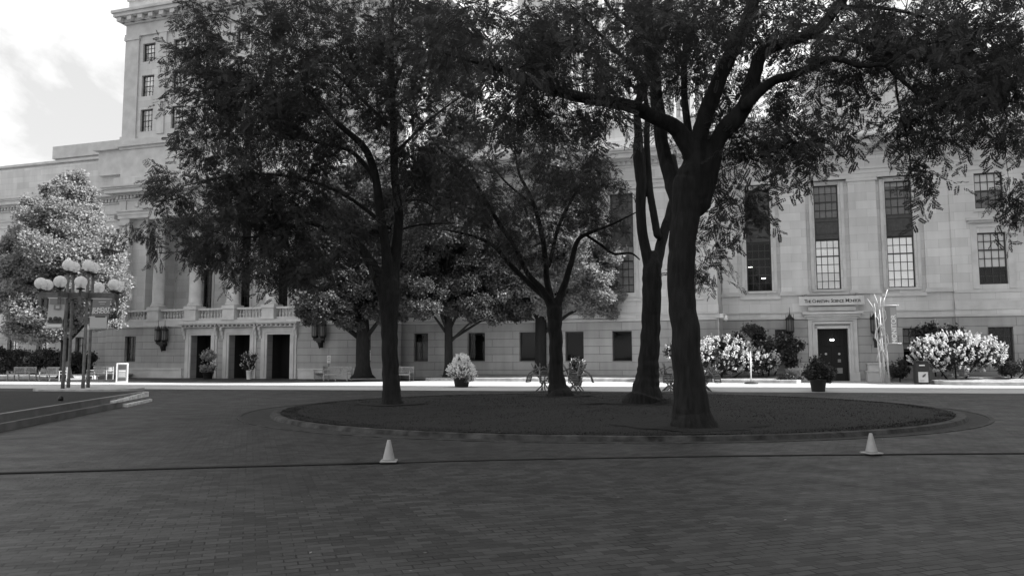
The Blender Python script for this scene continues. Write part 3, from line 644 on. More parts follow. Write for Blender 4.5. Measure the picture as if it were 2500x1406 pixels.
def lantern(loc, double, label, lit=0.):
    t = empty('wall_lantern', loc, -TH, label, 'lantern', 'wall lanterns on the stone building')
    cs = (-.3, .3) if double else (0,)
    b = MB()
    for c in cs:
        y = -.42
        b.lathe([(.02, -.42), (.09, -.34), (.07, -.26), (.2, -.16), (.24, -.1), (.24, -.05)], (c, y, 0), 8, False)
        b.lathe([(.25, .62), (.27, .68), (.22, .72), (.12, .84), (.05, .92), (.02, 1.02), (.012, 1.4)], (c, y, 0), 8, False)
        for k in range(8):
            a = PI/8+k*PI/4; p = Vector((c+.23*math.cos(a), y+.23*math.sin(a), 0)); b.tube([p+Vector((0, 0, -.06)), p+Vector((0, 0, .64))], .014, 5)
            b.tube([p+Vector((0, 0, .66)), p+Vector((0, 0, .98))], [.02, .006], 5)
    if double:
        b.bx(-.42, .42, -.5, -.3, -.34, -.2); b.bx(-.2, .2, -.45, 0, -.5, -.33); b.lathe([(.01, -.95), (.07, -.8), (.12, -.62), (.17, -.5)], (0, -.32, 0), 8, False); b.bx(-.08, .08, -.3, 0, -.85, -.3)
    else:
        b.lathe([(.05, -1.02), (.1, -.98), (.07, -.9), (.09, -.6), (.11, -.42), (.1, -.4)], (0, -.42, 0), 8, False); b.bx(-.07, .07, -.42, 0, -.6, -.46); b.bx(-.05, .05, -.42, 0, .3, .36)
    b.build('bracket', M['iron'], t)
    for c in cs: MB().lathe([(.2, -.05), (.2, .62)], (c, -.42, 0), 8, False).build('glass', M['lglass'], t)
    return t
def Lp(x, y, w): u, z = U(x, y, w); return BW(u, w-.4, z)
lantern(Lp(394, 828, PW+.4), True, 'double black iron wall lantern left of the three doors', 0)
lantern(Lp(779, 818, PW+.4), True, 'double black iron wall lantern right of the three doors, half under the tree')
lantern(Lp(1929, 806, .4), False, 'single black iron lantern left of the lettered board, above dark shrub')
lantern(Lp(2136, 806, .4), False, 'single black iron lantern right of the lettered board, behind white poles')
t = empty('security_camera', Lp(1757, 771, CWp+.3)+NX*.1, -TH, 'white security camera on the building corner above the flowering bush', 'camera')
q = MB(); q.bx(-.35, .0, -.12, .1, -.1, .12); q.build('arm', M['stone'], t, .01)
q = MB(); q.bx(.0, .22, -.2, .05, -.13, .15); q.build('housing', M['white'], t, .02)
q = MB(); q.lathe([(.02, -.3), (.1, -.26), (.12, -.15), (.09, .0), (.03, .06)], (.38, -.12, -.02), 12); q.tube([(.2, -.1, .06), (.3, -.1, .12), (.38, -.12, .04)], .02, 6); q.build('dome', M['white'], t)
# traffic-side brackets: banner on white poles
def Wp(x, y, z=0): return G(x, y, z)

# ================================================================ street furniture
# ---- globe lamp cluster
def lamp_cluster():
    base = G(184, 952, 0.)
    t = empty('globe_street_lamp', base, R(15), 'tall four-post street lamp with clustered clear globes and two banners at the left', 'street lamp')
    h = .43; Z1, Z2 = 5.55, 4.42
    posts = [(-h, -h), (-h, h), (h, -h), (h, h)]
    for x, y in posts:
        q = MB(); q.lathe([(.085, 0), (.085, .4), (.07, .5), (.07, Z1)], (x, y, 0), 10); q.build('post', M['pole'], t)
    arms = MB()
    L_ = 1.2
    for s in (-h, h):
        arms.bx(-h-L_, h+L_, s-.055, s+.055, Z2-.14, Z2+.14); arms.bx(s-.055, s+.055, -h-L_, h+L_, Z2-.137, Z2+.137)
    arms.build('crossarm', M['pole'], t)
    ends = [(x, y, Z1+.32) for x, y in posts]
    for s in (-h, h):
        for e in (-1, 1): ends += [(e*(h+L_-.06), s, Z2+.55), (s, e*(h+L_-.06), Z2+.55)]
    for x, y, z in ends:
        gl = MB(); R_ = .275; prof = []
        for k in range(3, 25): a = -PI/2+PI*k/24; prof.append((max(R_*math.cos(a), .001), R_*math.sin(a)))
        gl.lathe(prof, (x, y, z), 24); o = gl.build('globe', M['globe'], t)
        MB().lathe([(.05, -.42), (.05, -.38), (.19, -.335), (.19, -.29), (.05, -.27), (.045, -.1), (.0, -.09)], (x, y, z), 14).build('fitter', M['iron'], o)
        if z < 5.3: q = MB(); q.bx(x-.06, x+.06, y-.06, y+.06, Z2-.5, z-.4); q.build('arm_end', M['pole'], t)
    return t
lampc = lamp_cluster()
def banner(px0, px1, y0, y1, Y, label, kind):
    a = at(px0, y0, Y); b = at(px1, y0, Y); c = at((px0+px1)/2-4, y1, Y)
    wd = (b-a).length; ht = a.z-c.z; mid = (a+b)/2
    t = empty('banner', (mid.x, mid.y, mid.z-ht), R(15-6), label, 'banner', 'banners on the globe lamp')
    q = MB(); n = 10
    for k in range(n):
        z0, z1 = ht*k/n, ht*(k+1)/n; f = lambda z: -.05*(1-z/ht)**2-.07*(1-z/ht); y_ = lambda z: .03*math.sin(z*3)
        q.poly([(-wd/2+f(z0), y_(z0), z0), (wd/2+f(z0), y_(z0), z0), (wd/2+f(z1), y_(z1), z1), (-wd/2+f(z1), y_(z1), z1)])
    o = q.build('cloth', M['grey'] if kind else M['pale'], t); m = o.modifiers.new('solid', 'SOLIDIFY'); m.thickness = .006
    q = MB(); q.tube([(-wd/2-.06, 0, ht+.01), (wd/2+.06, 0, ht+.01)], .02, 6); q.tube([(-wd/2-.18, 0, -.01), (wd/2-.04, 0, -.01)], .02, 6); q.build('rod', M['pale'], t)
    return t, wd, ht
t, wd, ht = banner(122, 159, 728, 800, 35.4, 'left pale banner with a picture and silhouetted heads on the globe lamp', 0)
q = MB(); q.bx(-wd/2+.03, wd/2-.03, -.036, -.03, ht*.80, ht*.99); q.build('print', M['grey'], t); MB().bx(-.13, .17, -.036, -.03, ht*.62, ht*.77).build('print', M['grey'], t)
q = MB(); q.bx(-.04, .12, -.042, -.037, ht*.65, ht*.74); q.build('print', M['pale'], t)
q = MB()
for x, r_ in ((-.2, .09), (.03, .12), (.2, .09)):
    q.lathe([(r_*.2, 0), (r_*.9, .002), (r_*.9, .006), (r_*.2, .008)], (x-.05, -.045, ht*.31), 12, M=Matrix.Rotation(PI/2, 4, 'X')); q.bx(x-.05-r_*1.3, x-.05+r_*1.3, -.05, -.04, ht*.16, ht*.27)
q.build('silhouette', M['dgrey'], t)
q = MB(); q.bx(-wd/2-.03, wd/2-.12, -.045, -.04, ht*.02, ht*.12); q.build('print', M['white'], t)
t, wd, ht = banner(229, 269, 730, 803, 35.0, 'right grey banner lettered SUNDAY SCHOOL on the globe lamp', 1)
q = MB(); q.bx(-wd/2-.08, wd/2-.11, -.055, -.045, ht*.02, ht*.42); q.build('print', M['pale'], t)
text('SUNDAY', .19, M['white'], t, (-.01, -.05, ht*.66), (PI/2, R(-3), 0), shear=.25, ext=.004, off=.006); text('SCHOOL', .19, M['white'], t, (-.02, -.05, ht*.56), (PI/2, R(-3), 0), shear=.25, ext=.004, off=.006)
q = MB(); q.bx(-.24, .2, -.062, -.056, ht*.385, ht*.43); q.build('print', M['dgrey'], t)
MB().bx(-.12, .2, -.046, -.04, ht*.88, ht*.91).build('print', M['pale'], t); MB().bx(-.06, .14, -.046, -.04, ht*.82, ht*.84).build('print', M['pale'], t)
q = MB(); c = G(180, 956, 0); n = 28
top = [(c.x+2.5*math.cos(2*PI*k/n), c.y+1.3+1.6*math.sin(2*PI*k/n)) for k in range(n)]
q.poly([(x, y, .10) for x, y in top]);
for k in range(n): q.poly([(top[k][0], top[k][1], 0), (top[(k+1) % n][0], top[(k+1) % n][1], 0), (top[(k+1) % n][0], top[(k+1) % n][1], .10), (top[k][0], top[k][1], .10)])
struct(q.build('paving_pad', M['kerbl'])); lampc.location.z = .09

# ---- cones and cable
pts = [Vector((-22, 8.3, 0)), G(-60, 1159.5), G(0, 1157), G(200, 1151.5), G(400, 1145.5), G(600, 1140), G(800, 1135), G(930, 1132)]
q = MB(); q.tube([p+Vector((0, 0, .014)) for p in pts], .017, 8); q.tube([p+Vector((0, .045, .014)) for p in pts], .015, 8)
pts2 = [G(930, 1132), G(1100, 1126.5), G(1300, 1122), G(1500, 1118.5), G(1750, 1114.5), G(2000, 1111.8), G(2128, 1111), G(2300, 1109), G(2500, 1108), G(2600, 1107), Vector((16, 13.4, 0)), Vector((30, 15.2, 0))]
q.tube([p+Vector((0, 0, .011)) for p in pts2], .012, 8)
tag(q.build('cable', M['hose']), 'black rubber cable lying straight across the brick paving', 'cable')
q = MB(); rb = .095; q.lathe([(.095, .03), (.09, .045), (.027, .315), (.022, .325), (.012, .325)], (0, 0, 0), 24)
cone = empty('traffic_cone', G(949, 1130.5)+Vector((0, 0, .02)), R(4), 'small pale traffic cone on the cable, left of centre', 'traffic cone', 'small traffic cones on the cable')
q.build('cone_body', M['cone'], cone); q = MB(); q.bx(-.125, .125, -.125, .125, .003, .028); q.build('base', M['cone'], cone, .008)
c2 = copy_tree(cone); c2.location = G(2128, 1110.5)+Vector((0, 0, .02)); c2.rotation_euler.z = R(18); c2['label'] = 'small pale traffic cone on the cable, far right near the oval lawn'

# ---- benches
def bench(loc, rz, label):
    t = empty('garden_bench', loc, rz, label, 'bench', 'slatted wooden garden benches')
    Wd = 1.75
    q = MB()
    for k in range(5): q.bx(-Wd/2, Wd/2, -.28+k*.115, -.19+k*.115, .42, .445)
    q.bx(-Wd/2+.03, Wd/2-.03, -.28, -.25, .35, .42); q.build('seat', M['teak'], t)
    q = MB(); q.bx(-Wd/2, Wd/2, .30, .34, .84, .90); q.bx(-Wd/2, Wd/2, .27, .31, .50, .55)
    for k in range(19): x = -Wd/2+.07+k*(Wd-.18)/18; q.bx(x, x+.036, .295, .315, .55, .84)
    q.bx(-.04, .04, .29, .34, .45, .9); q.build('backrest', M['teak'], t)
    for x in (-Wd/2, Wd/2-.06):
        MB().bx(x, x+.06, -.3, -.24, 0, .62).build('leg', M['teak'], t); MB().bx(x, x+.06, .28, .34, 0, .9).build('leg', M['teak'], t)
        MB().bx(x-.005, x+.065, -.34, .3, .62, .65).build('armrest', M['teak'], t)
    MB().bx(-.03, .03, -.28, -.22, 0, .42).build('leg', M['teak'], t)
    return t
bench(Wp(52, 928), -TH+R(8), 'wooden garden bench at the far left before the hedge')
bench(Wp(128, 929), -TH, 'wooden garden bench directly left of the lamp posts')
bench(Wp(243, 926), -TH, 'wooden garden bench between lamp posts and sandwich board')
bench(Wp(824, 929), -TH, 'wooden garden bench facing the square, left of the dark trunk')
bench(Wp(777, 926), R(-75), 'wooden garden bench seen from its end beside the small white sign')
bench(Wp(975, 929), -TH, 'wooden garden bench partly hidden behind the near left trunk')
q = MB(); q.bx(-.13, .13, -.1, .1, 0, .5); q.bx(-.2, .25, -.3, .1, -.35, -.05)
t = empty('paper_parcel', Wp(266, 925)+Vector((0, .05, .47)), -TH, 'white paper parcel lying on the bench beside the sandwich board', 'parcel')
q = MB(); q.bx(-.15, .16, -.16, .16, 0, .42); q.bx(-.12, .12, -.2, -.16, .05, .35); q.build('paper', M['white'], t, .05)
# ---- sandwich board
t = empty('sandwich_board', Wp(297, 938), R(24), 'white framed standing notice board on the sunlit paving by the bench', 'sign')
q = MB(); Wd = .62; Hh = 1.12
q.bx(-Wd/2, -Wd/2+.06, -.03, .03, .1, Hh+.1); q.bx(Wd/2-.06, Wd/2, -.03, .03, .1, Hh+.1); q.bx(-Wd/2+.06, Wd/2-.06, -.03, .03, .1, .16); q.bx(-Wd/2+.06, Wd/2-.06, -.03, .03, Hh+.04, Hh+.1); q.build('frame', M['white'], t, .005)
q = MB(); q.bx(-Wd/2-.06, Wd/2+.06, -.22, .22, .0, .07); q.bx(-.05, .05, -.03, .03, .07, .1); q.build('base', M['white'], t, .02)
q = MB(); q.bx(-Wd/2+.06, Wd/2-.06, -.02, .01, .16, Hh+.04); pn = q.build('panel', M['grey'], t)
MB().bx(-.2, .2, -.026, -.021, .85, 1.12).build('print', M['dgrey'], pn); MB().bx(-.2, .2, -.026, -.021, .2, .38).build('print', M['dgrey'], pn)
q = MB(); q.bx(-.17, .17, -.026, -.021, .72, .8)
for k in range(4): q.bx(-.17, .17-.03*(k % 2), -.026, -.021, .45+.06*k, .475+.06*k)
q.build('print', M['pale'], pn)
# ---- small notices
def notice(loc, rz, h, w_, hh, label, postm='iron', basedisc=False, thin=False):
    t = empty('notice_sign', loc, rz, label, 'sign')
    q = MB(); q.tube([(0, .02, 0), (0, .02, h)], .02 if not basedisc else .035, 8); q.build('post', M[postm], t)
    q = MB(); q.bx(-w_/2, w_/2, -.012, .0, h-hh, h); p = q.build('board', M['white' if not thin else 'pale'], t)
    q = MB(); n = 4
    for k in range(n): z = h-hh*(k+.8)/(n+.6); l = (.5, .8, .72, .5)[k]; q.bx(-w_/2*l, w_/2*l, -.018, -.013, z-hh*.035, z+hh*.035)
    q.build('lettering', M['dgrey'], p)
    if basedisc: MB().lathe([(.36, 0), (.36, .05), (.3, .1), (.06, .14)], (0, .02, 0), 20).build('base', M['kerb'], t)
    return t
notice(BW(U(807, 870, 3.6)[0], 3.8), -TH, 1.62, .26, .5, 'small white notice on a post behind the garden bench')
notice(G(1853, 921, .25), -TH, 1.28, .34, .5, 'small white notice on a thin stake in front of the flowering bush', thin=True)
t = notice(G(1835, 937), R(78), 1.8, .3, .06, 'white post on a round base standing on the sunlit paving', postm='white', basedisc=True)
# ---- litter bin
t = empty('litter_bin', Wp(2251, 938), -TH, 'dark rectangular litter bin with a poster beside the white bush', 'litter bin')
q = MB(); q.bx(-.34, .34, -.34, .3, .04, 1.18); q.build('body', M['iron'], t, .03)
q = MB(); q.bx(-.35, .35, -.36, .32, 1.18, 1.26); q.build('lid', M['kerb'], t, .03)
q = MB(); q.bx(-.16, .1, -.4, -.34, .98, 1.03); q.build('handle', M['white'], t)
q = MB(); q.bx(-.22, .24, -.352, -.345, .12, .66); p = q.build('poster', M['pale'], t)
q = MB(); q.tube([(-.02, -.358, .4), (.06, -.358, .48), (.13, -.358, .56)], [.03, .05, .02], 6); q.tube([(0, -.358, .48), (.1, -.358, .46)], [.02, .035], 6); q.bx(-.17, .05, -.357, -.353, .2, .22); q.build('print', M['dgrey'], p)
# ---- white branching poles with banner
t = empty('branching_pole', Wp(2163, 936), -TH, 'white metal poles with branching tips holding a vertical banner by the door', 'sculpture')
sc_ = (G(2163, 936)-EYE).length/F
for i, (x0, x1, tw) in enumerate(((-9, -16, 3.9), (-1, -6, 4.05), (7, 0, 4.15))):
    a = Vector((x0*sc_, (-.12, .1, -.02)[i], 0)); b = Vector((x1*sc_, (-.1, .1, 0)[i], tw))
    q = MB(); q.tube([a, a.lerp(b, .5), b], [.05, .045, .035], 10)
    for k, (dx, dz_) in enumerate((((-.35, .75), (.0, .5)), ((-.22, .85), (.12, .7)), ((.12, .55), (.3, 1.0)))[i]):
        q.tube([b+Vector((0, 0, -.1)), b+Vector((dx*.3, .02, dz_*.4)), b+Vector((dx, .05*k, dz_))], [.035, .032, .02], 7)
    for k in range(3):
        c = a.lerp(b, .42+.16*k+.03*i); s = (-1)**(k+i); q.tube([c, c+Vector((s*.12, -.05, .25)), c+Vector((s*.1, -.05, .6)), c+Vector((s*.02, 0, .8))], [.03, .025, .022, .01], 6)
        q.tube([c, c+Vector((-s*.1, -.03, -.2)), c+Vector((-s*.13, -.05, -.45))], [.028, .02, .008], 6)
    q.build('pole', M['birch'], t); MB().bx(a.x-.14, a.x+.14, a.y-.1, a.y+.1, 0, .03).build('base_plate', M['birch'], t)
bn = empty('banner', Wp(2163, 936)+UX*.42+Vector((0, 0, 2.2)), -TH, 'narrow grey banner lettered MONITOR upwards beside the right lantern', 'banner')
q = MB(); q.bx(-.32, .26, -.012, .0, .0, 2.05); q.build('cloth', M['grey'], bn); q = MB(); q.bx(-.04, .25, -.018, -.013, .02, 1.95); q.build('print', M['blind2'], bn)
q = MB(); q.tube([(-.5, 0, 2.06), (.32, 0, 2.06)], .018, 6); q.tube([(-.5, 0, -.02), (.36, 0, -.02)], .018, 6); q.lathe([(.0, -.05), (.05, 0), (.0, .05)], (.35, 0, 2.07), 8); q.lathe([(.0, -.05), (.05, 0), (.0, .05)], (.4, 0, -.02), 8); q.build('rod', M['white'], bn)
text('MONITOR', .34, M['white'], bn, (.11, -.02, .76), (PI/2, -PI/2, 0), ext=.004, off=.004)

# ---- cafe tables and tipped chairs
def table(loc, label):
    t = empty('cafe_table', loc, random.uniform(0, 1), label, 'table', 'round cafe tables behind the island trees')
    MB().lathe([(.50, .0), (.53, .005), (.53, .05), (.5, .055)], (0, 0, .67), 24).build('tabletop', M['cafe'], t)
    for k in range(3):
        a = k*2*PI/3+.4; c, s = math.cos(a), math.sin(a)
        MB().tube([(.3*c, .3*s, .67), (.06*c, .06*s, .42), (.1*c, .1*s, .25), (.38*c, .38*s, 0)], .028, 6).build('leg', M['cafe'], t)
    return t
def chair0():
    t = empty('folding_chair', (0, 0, 0), 0, 'slatted folding chair tipped against the edge of a cafe table', 'chair', 'folding chairs tipped on the cafe tables')
    for s in (-.2, .2):
        MB().tube([(s, -.25, 0), (s, .0, .22), (s, .2, .44), (s*1.02, .26, .62), (s*.9, .24, .86)], .026, 6).build('leg', M['cafe'], t)
        MB().tube([(s*.9, .25, 0), (s*.9, .0, .22), (s*.9, -.2, .44)], .026, 6).build('leg', M['cafe'], t)
    q = MB()
    for k in range(6): q.bx(-.2, .2, -.2+k*.07, -.155+k*.07, .44, .455)
    q.build('seat', M['cafe'], t)
    q = MB()
    for k in range(5):
        z = .56+k*.075; q.tube([(-.2, .25, z), (-.1, .285, z+.02), (.1, .285, z+.02), (.2, .25, z)], .028, 5)
    q.build('backrest', M['cafe'], t)
    return t
ch = None
spots = [(1328, 957, 'leftmost cafe table, left of the slim middle trunk', 3), (1403, 957, 'cafe table just right of the slim middle trunk', 4), (1636, 957, 'cafe table partly hidden left of the biggest trunk', 3), (1719, 957, 'rightmost cafe table, right of the biggest trunk', 3)]
for i, (x, y, lb, n) in enumerate(spots):
    p = G(x, y-2); table(p, 'round '+lb)
    for k in range(n):
        if ch is None: ch = chair0(); c = ch
        else: c = copy_tree(ch)
        a = 2*PI*k/n+i*.9+.5
        c.location = p+Vector((.30*math.cos(a), .30*math.sin(a), 1.19)); c.rotation_euler = (R(180-18), 0, a+PI/2)
        c.location.z = 1.16
        side = ('nearest the square', 'at its right', 'at its back', 'at its left')[int(((a+PI/2+PI/4) % (2*PI))//(PI/2))]
        c['label'] = 'folding chair tipped %s on the %s cafe table' % (side, ('leftmost', 'second', 'third', 'rightmost')[i])
        c['group'] = 'folding chairs tipped on the cafe tables'

for i, (x, y, lb, n) in enumerate(spots):
    p = G(x, y-2); c = copy_tree(ch); c.location = p+Vector((.12, .45, 0)); c.rotation_euler = (0, 0, R(10+25*i))
    c['label'] = 'folding chair standing upright behind the %s cafe table' % ('leftmost', 'second', 'third', 'rightmost')[i]; c['group'] = 'folding chairs standing behind the cafe tables'
# ================================================================ vegetation
def rotmats(d, roll):
    """frames whose x axis is d"""
    d = d/np.linalg.norm(d, axis=1, keepdims=True); up = np.tile([0., 0., 1.], (len(d), 1)); up[np.abs(d[:, 2]) > .95] = [1, 0, 0]
    b = np.cross(up, d); b /= np.linalg.norm(b, axis=1, keepdims=True); c = np.cross(d, b)
    cr, sr = np.cos(roll)[:, None], np.sin(roll)[:, None]
    b2 = b*cr+c*sr; c2 = -b*sr+c*cr
    return np.stack([d, b2, c2], 2)
def make_frond(L_=.24, n=8, ll=.070, lw_=.031):
    Q = []
    for k in range(n):
        t = (k+.7)/n; x = L_*t; z = -.25*L_*t*t
        s = ll*(1-.35*abs(t-.5)*2)
        for sg_ in (-1, 1):
            a = sg_*(R(62)-R(18)*t)+random.uniform(-.15, .15); d = np.array([math.cos(a), math.sin(a), random.uniform(-.35, .1)]); p = np.array([x, 0, z]); w = np.array([-d[1], d[0], random.uniform(-.3, .3)])*lw_/2
            Q += [p, p+d*s*.5-w, p+d*s, p+d*s*.5+w]
    return np.array(Q)
def make_spray(nf, L_):
    P = []; st = []
    pts = [np.array([L_*t, .05*math.sin(t*4+nf), -.35*L_*t*t]) for t in np.linspace(0, 1, 5)]
    for k in range(nf):
        t = (k+.5)/nf; p = np.array([L_*t, .05*math.sin(t*4+nf), -.35*L_*t*t]); side = (-1)**k
        fr = make_frond(L_=random.uniform(.18, .28)); d = np.array([[random.uniform(.3, .9), side*random.uniform(.4, 1.), random.uniform(-.6, .15)]])
        Rm = rotmats(d, np.array([random.uniform(-.7, .7)]))[0]; P.append(fr@Rm.T+p)
    return np.concatenate(P)
SPRAYS = [make_spray(9, random.uniform(.5, .8)) for _ in range(8)]
def leaf_cards(pts, dirs, templates, scale):
    out = []
    idx = RNG.integers(0, len(templates), len(pts)); roll = RNG.uniform(-.9, .9, len(pts)); Rm = rotmats(dirs, roll); sc = RNG.uniform(scale*.75, scale*1.25, len(pts))
    for k, T in enumerate(templates):
        m = idx == k
        if not m.any(): continue
        V = np.einsum('nij,vj->nvi', Rm[m], T)*sc[m][:, None, None]+pts[m][:, None, :]; out.append(V.reshape(-1, 3))
    return np.concatenate(out)
def limb3(path, Y, dY=0., base_dy=0.):
    n = len(path); P = []; Rr = []
    for i, (x, y, w) in enumerate(path):
        t = i/(n-1); yy = Y+base_dy+dY*t; p = at(x, y, yy); P.append(p); Rr.append(w/2*yy/F/1.0)
    return P, Rr
def smooth_path(P, Rr, sub=4):
    O_, S = [], []
    n = len(P)
    for i in range(n-1):
        p0, p1, p2, p3 = P[max(i-1, 0)], P[i], P[i+1], P[min(i+2, n-1)]
        for k in range(sub):
            t = k/sub; O_.append(.5*((2*p1)+(p2-p0)*t+(2*p0-5*p1+4*p2-p3)*t*t+(3*p1-p0-3*p2+p3)*t**3)); S.append(Rr[i]*(1-t)+Rr[i+1]*t)
    O_.append(P[-1]); S.append(Rr[-1]); return O_, S
def locust(base_px, Y, z0, limbs, blobs, label, nspray, scale=1., wob=.06, branch_r=.024, dens=1.8):
    b = at(base_px[0], base_px[1], Y)
    t = empty('locust_tree', (b.x, b.y, z0), 0, label, 'tree', 'honey locust trees on the oval island'); off = Vector((b.x, b.y, z0))
    tk = MB(); tr = MB(); nodes = []
    for li, (path, dY, bdy) in enumerate(limbs):
        P, Rr = limb3(path, Y, dY, bdy); P, Rr = smooth_path(P, Rr)
        if li == 0:
            P[0].z = z0-.15
        else:
            e = (P[0]-P[1]).normalized(); P.insert(0, P[0]+e*Rr[0]*.9); Rr.insert(0, Rr[0]*.5)
        P2 = [p-off+(Vector((random.uniform(-1, 1), random.uniform(-1, 1), 0))*Rr[i]*.07 if li or i > 2 else Vector()) for i, p in enumerate(P)]
        n_ = 20 if Rr[0] > .12 else 9
        if Rr[1] > .055: tk.tube(P2, [max(r, .02) for r in Rr], n_, wob if li == 0 else wob*.6, li)
        else: tr.tube(P2, Rr, n_, wob*.6, li)
        s = 0 if li else len(P)//1
        for p, r in list(zip(P2, Rr))[(len(P2)//3 if li else len(P2)-1):]: nodes.append((p, min(r, .12)))
    if True:                                 # root flare toes
        r0 = limbs[0][0][3][2]/2*Y/F*1.3
        for k in range(6):
            a = 2*PI*k/6+random.uniform(-.3, .3); rr = r0*random.uniform(.9, 1.25); d = Vector((math.cos(a), math.sin(a), 0))
            tk.tube([d*r0*.3+Vector((0, 0, r0*1.5)), d*r0*.45+Vector((0, 0, r0*.6)), d*rr*.82+Vector((0, 0, r0*.04)), d*rr*1.2+Vector((0, 0, -.08))], [r0*.2, r0*.26, r0*.13, r0*.05], 10)
    # crown: branches reach for points spread through the crown volume
    att = []
    for (cx, cy, rx, ry, dy, ryd, n) in blobs:
        for _ in range(int(n*dens)):
            while True:
                v = np.array([random.uniform(-1, 1) for _ in range(3)])
                if v@v <= 1: break
            yy = Y+dy+v[2]*ryd; att.append(at(cx+v[0]*rx, cy+v[1]*ry, yy)-off)
    NP = [tuple(p) for p, r in nodes]; NR = [r for p, r in nodes]
    A = np.array([tuple(a) for a in att]); NPa = np.array(NP)
    dist = np.array([np.min(np.sum((NPa-a)**2, 1)) for a in A]); order = np.argsort(dist)
    sp_p, sp_d = [], []
    big = np.zeros((len(NP)+len(att)*4, 3)); big[:len(NP)] = NPa; cnt = len(NP); rad = list(NR)
    for oi in order:
        a = A[oi]; d2 = np.sum((big[:cnt]-a)**2, 1); j = int(np.argmin(d2)); p0 = Vector(big[j]); p1 = Vector(a); ln = (p1-p0).length
        if ln < .15: continue
        r0 = min(rad[j]*.7, .012+branch_r*min(1., ln/2.5)); r0 = max(r0, .008)
        side = Vector((random.uniform(-1, 1), random.uniform(-1, 1), random.uniform(-.2, 1)))*ln*.14
        seg = [p0, p0.lerp(p1, .3)+side*.8, p0.lerp(p1, .65)+side, p1+Vector((0, 0, -.04*ln))]
        tr.tube(seg, [r0, r0*.8, r0*.55, .005], 5)
        for q, rr in ((seg[1], r0*.8), (seg[2], r0*.55), (seg[3], .01)):
            big[cnt] = tuple(q); cnt += 1; rad.append(max(rr, .009))
        ns = max(2, int(nspray*random.uniform(.6, 1.4)))
        dirm = (p1-p0).normalized()
        for k in range(ns):
            f = random.uniform(.35, 1.02); q = p0.lerp(p1, f)+side*min(1, f)*(1 if f < .8 else .5)
            dd_ = dirm*.5+Vector((random.gauss(0, .7), random.gauss(0, .7), random.gauss(-.25, .45)))
            q = q+Vector((random.gauss(0, .2), random.gauss(0, .2), random.gauss(0, .16)))
            sp_p.append(tuple(q)); sp_d.append(tuple(dd_))
    to = tk.build('trunk', M['bark'], t); m = to.modifiers.new('remesh', 'REMESH'); m.mode = 'VOXEL'; m.voxel_size = .026; m.use_smooth_shade = True
    m = to.modifiers.new('smooth', 'SMOOTH'); m.factor = .6; m.iterations = 6
    tr.build('branches', M['bark'], t)['kind'] = 'stuff'
    V = leaf_cards(np.array(sp_p), np.array(sp_d), SPRAYS, scale); big_mesh('crown', V, 4, M['leaf'], t)
    print(label, 'quads', len(V)//4, 'att', len(att))
    return t

T1 = [([(957, 992, 56), (956, 965, 46), (954, 930, 42), (952, 850, 39), (950, 780, 42), (950, 720, 54), (951, 690, 48), (952, 655, 12)], 0, 0),
 ([(958, 720, 36), (964, 640, 30), (971, 570, 26), (973, 520, 24), (965, 450, 21), (962, 380, 20), (960, 300, 19), (958, 200, 15), (956, 100, 12), (960, 0, 9), (968, -110, 5)], 1.0, 0),
 ([(948, 720, 36), (944, 620, 27), (934, 560, 24), (926, 500, 24), (920, 450, 21), (905, 390, 20), (880, 350, 18), (832, 308, 14), (785, 260, 10), (730, 190, 7), (650, 120, 4)], -2.0, 0),
 ([(918, 440, 14), (880, 390, 13), (845, 365, 10), (780, 350, 8), (690, 330, 6), (560, 330, 4)], 1.5, -.8),
 ([(945, 730, 40), (912, 655, 28), (888, 615, 24), (868, 590, 20), (845, 578, 16), (812, 572, 15), (760, 545, 11), (690, 560, 9), (600, 580, 6), (500, 560, 4)], -1.5, 0),
 ([(972, 492, 6), (1030, 490, 5), (1070, 515, 3)], .5, .5), ([(980, 560, 6), (1030, 548, 5), (1110, 545, 3)], -.5, .4),
 ([(958, 230, 10), (1000, 130, 8), (1080, 60, 6), (1150, 20, 3)], -1.5, .6), ([(960, 320, 12), (870, 230, 9), (780, 150, 8), (640, 80, 6), (520, 30, 3)], 2.5, .5),
 ([(935, 545, 12), (830, 470, 9), (700, 430, 8), (560, 430, 6), (430, 460, 3)], 2.2, 0), ([(962, 380, 10), (1040, 300, 8), (1120, 240, 5)], 1.5, .4)]
B1 = [(795, 150, 375, 230, 0, 4.2, 225), (625, 330, 215, 190, 0, 3.5, 135), (585, 520, 180, 110, 0, 3, 60), (640, 620, 190, 60, -.5, 2.5, 34), (980, 200, 220, 250, 0, 3.5, 80), (760, 560, 150, 130, 0, 3, 50), (1050, 420, 130, 90, 0, 2.5, 26), (490, 110, 75, 150, 0, 2.5, 26), (400, 440, 50, 60, 0, 1.2, 8), (360, 560, 45, 30, 0, .6, 5)]
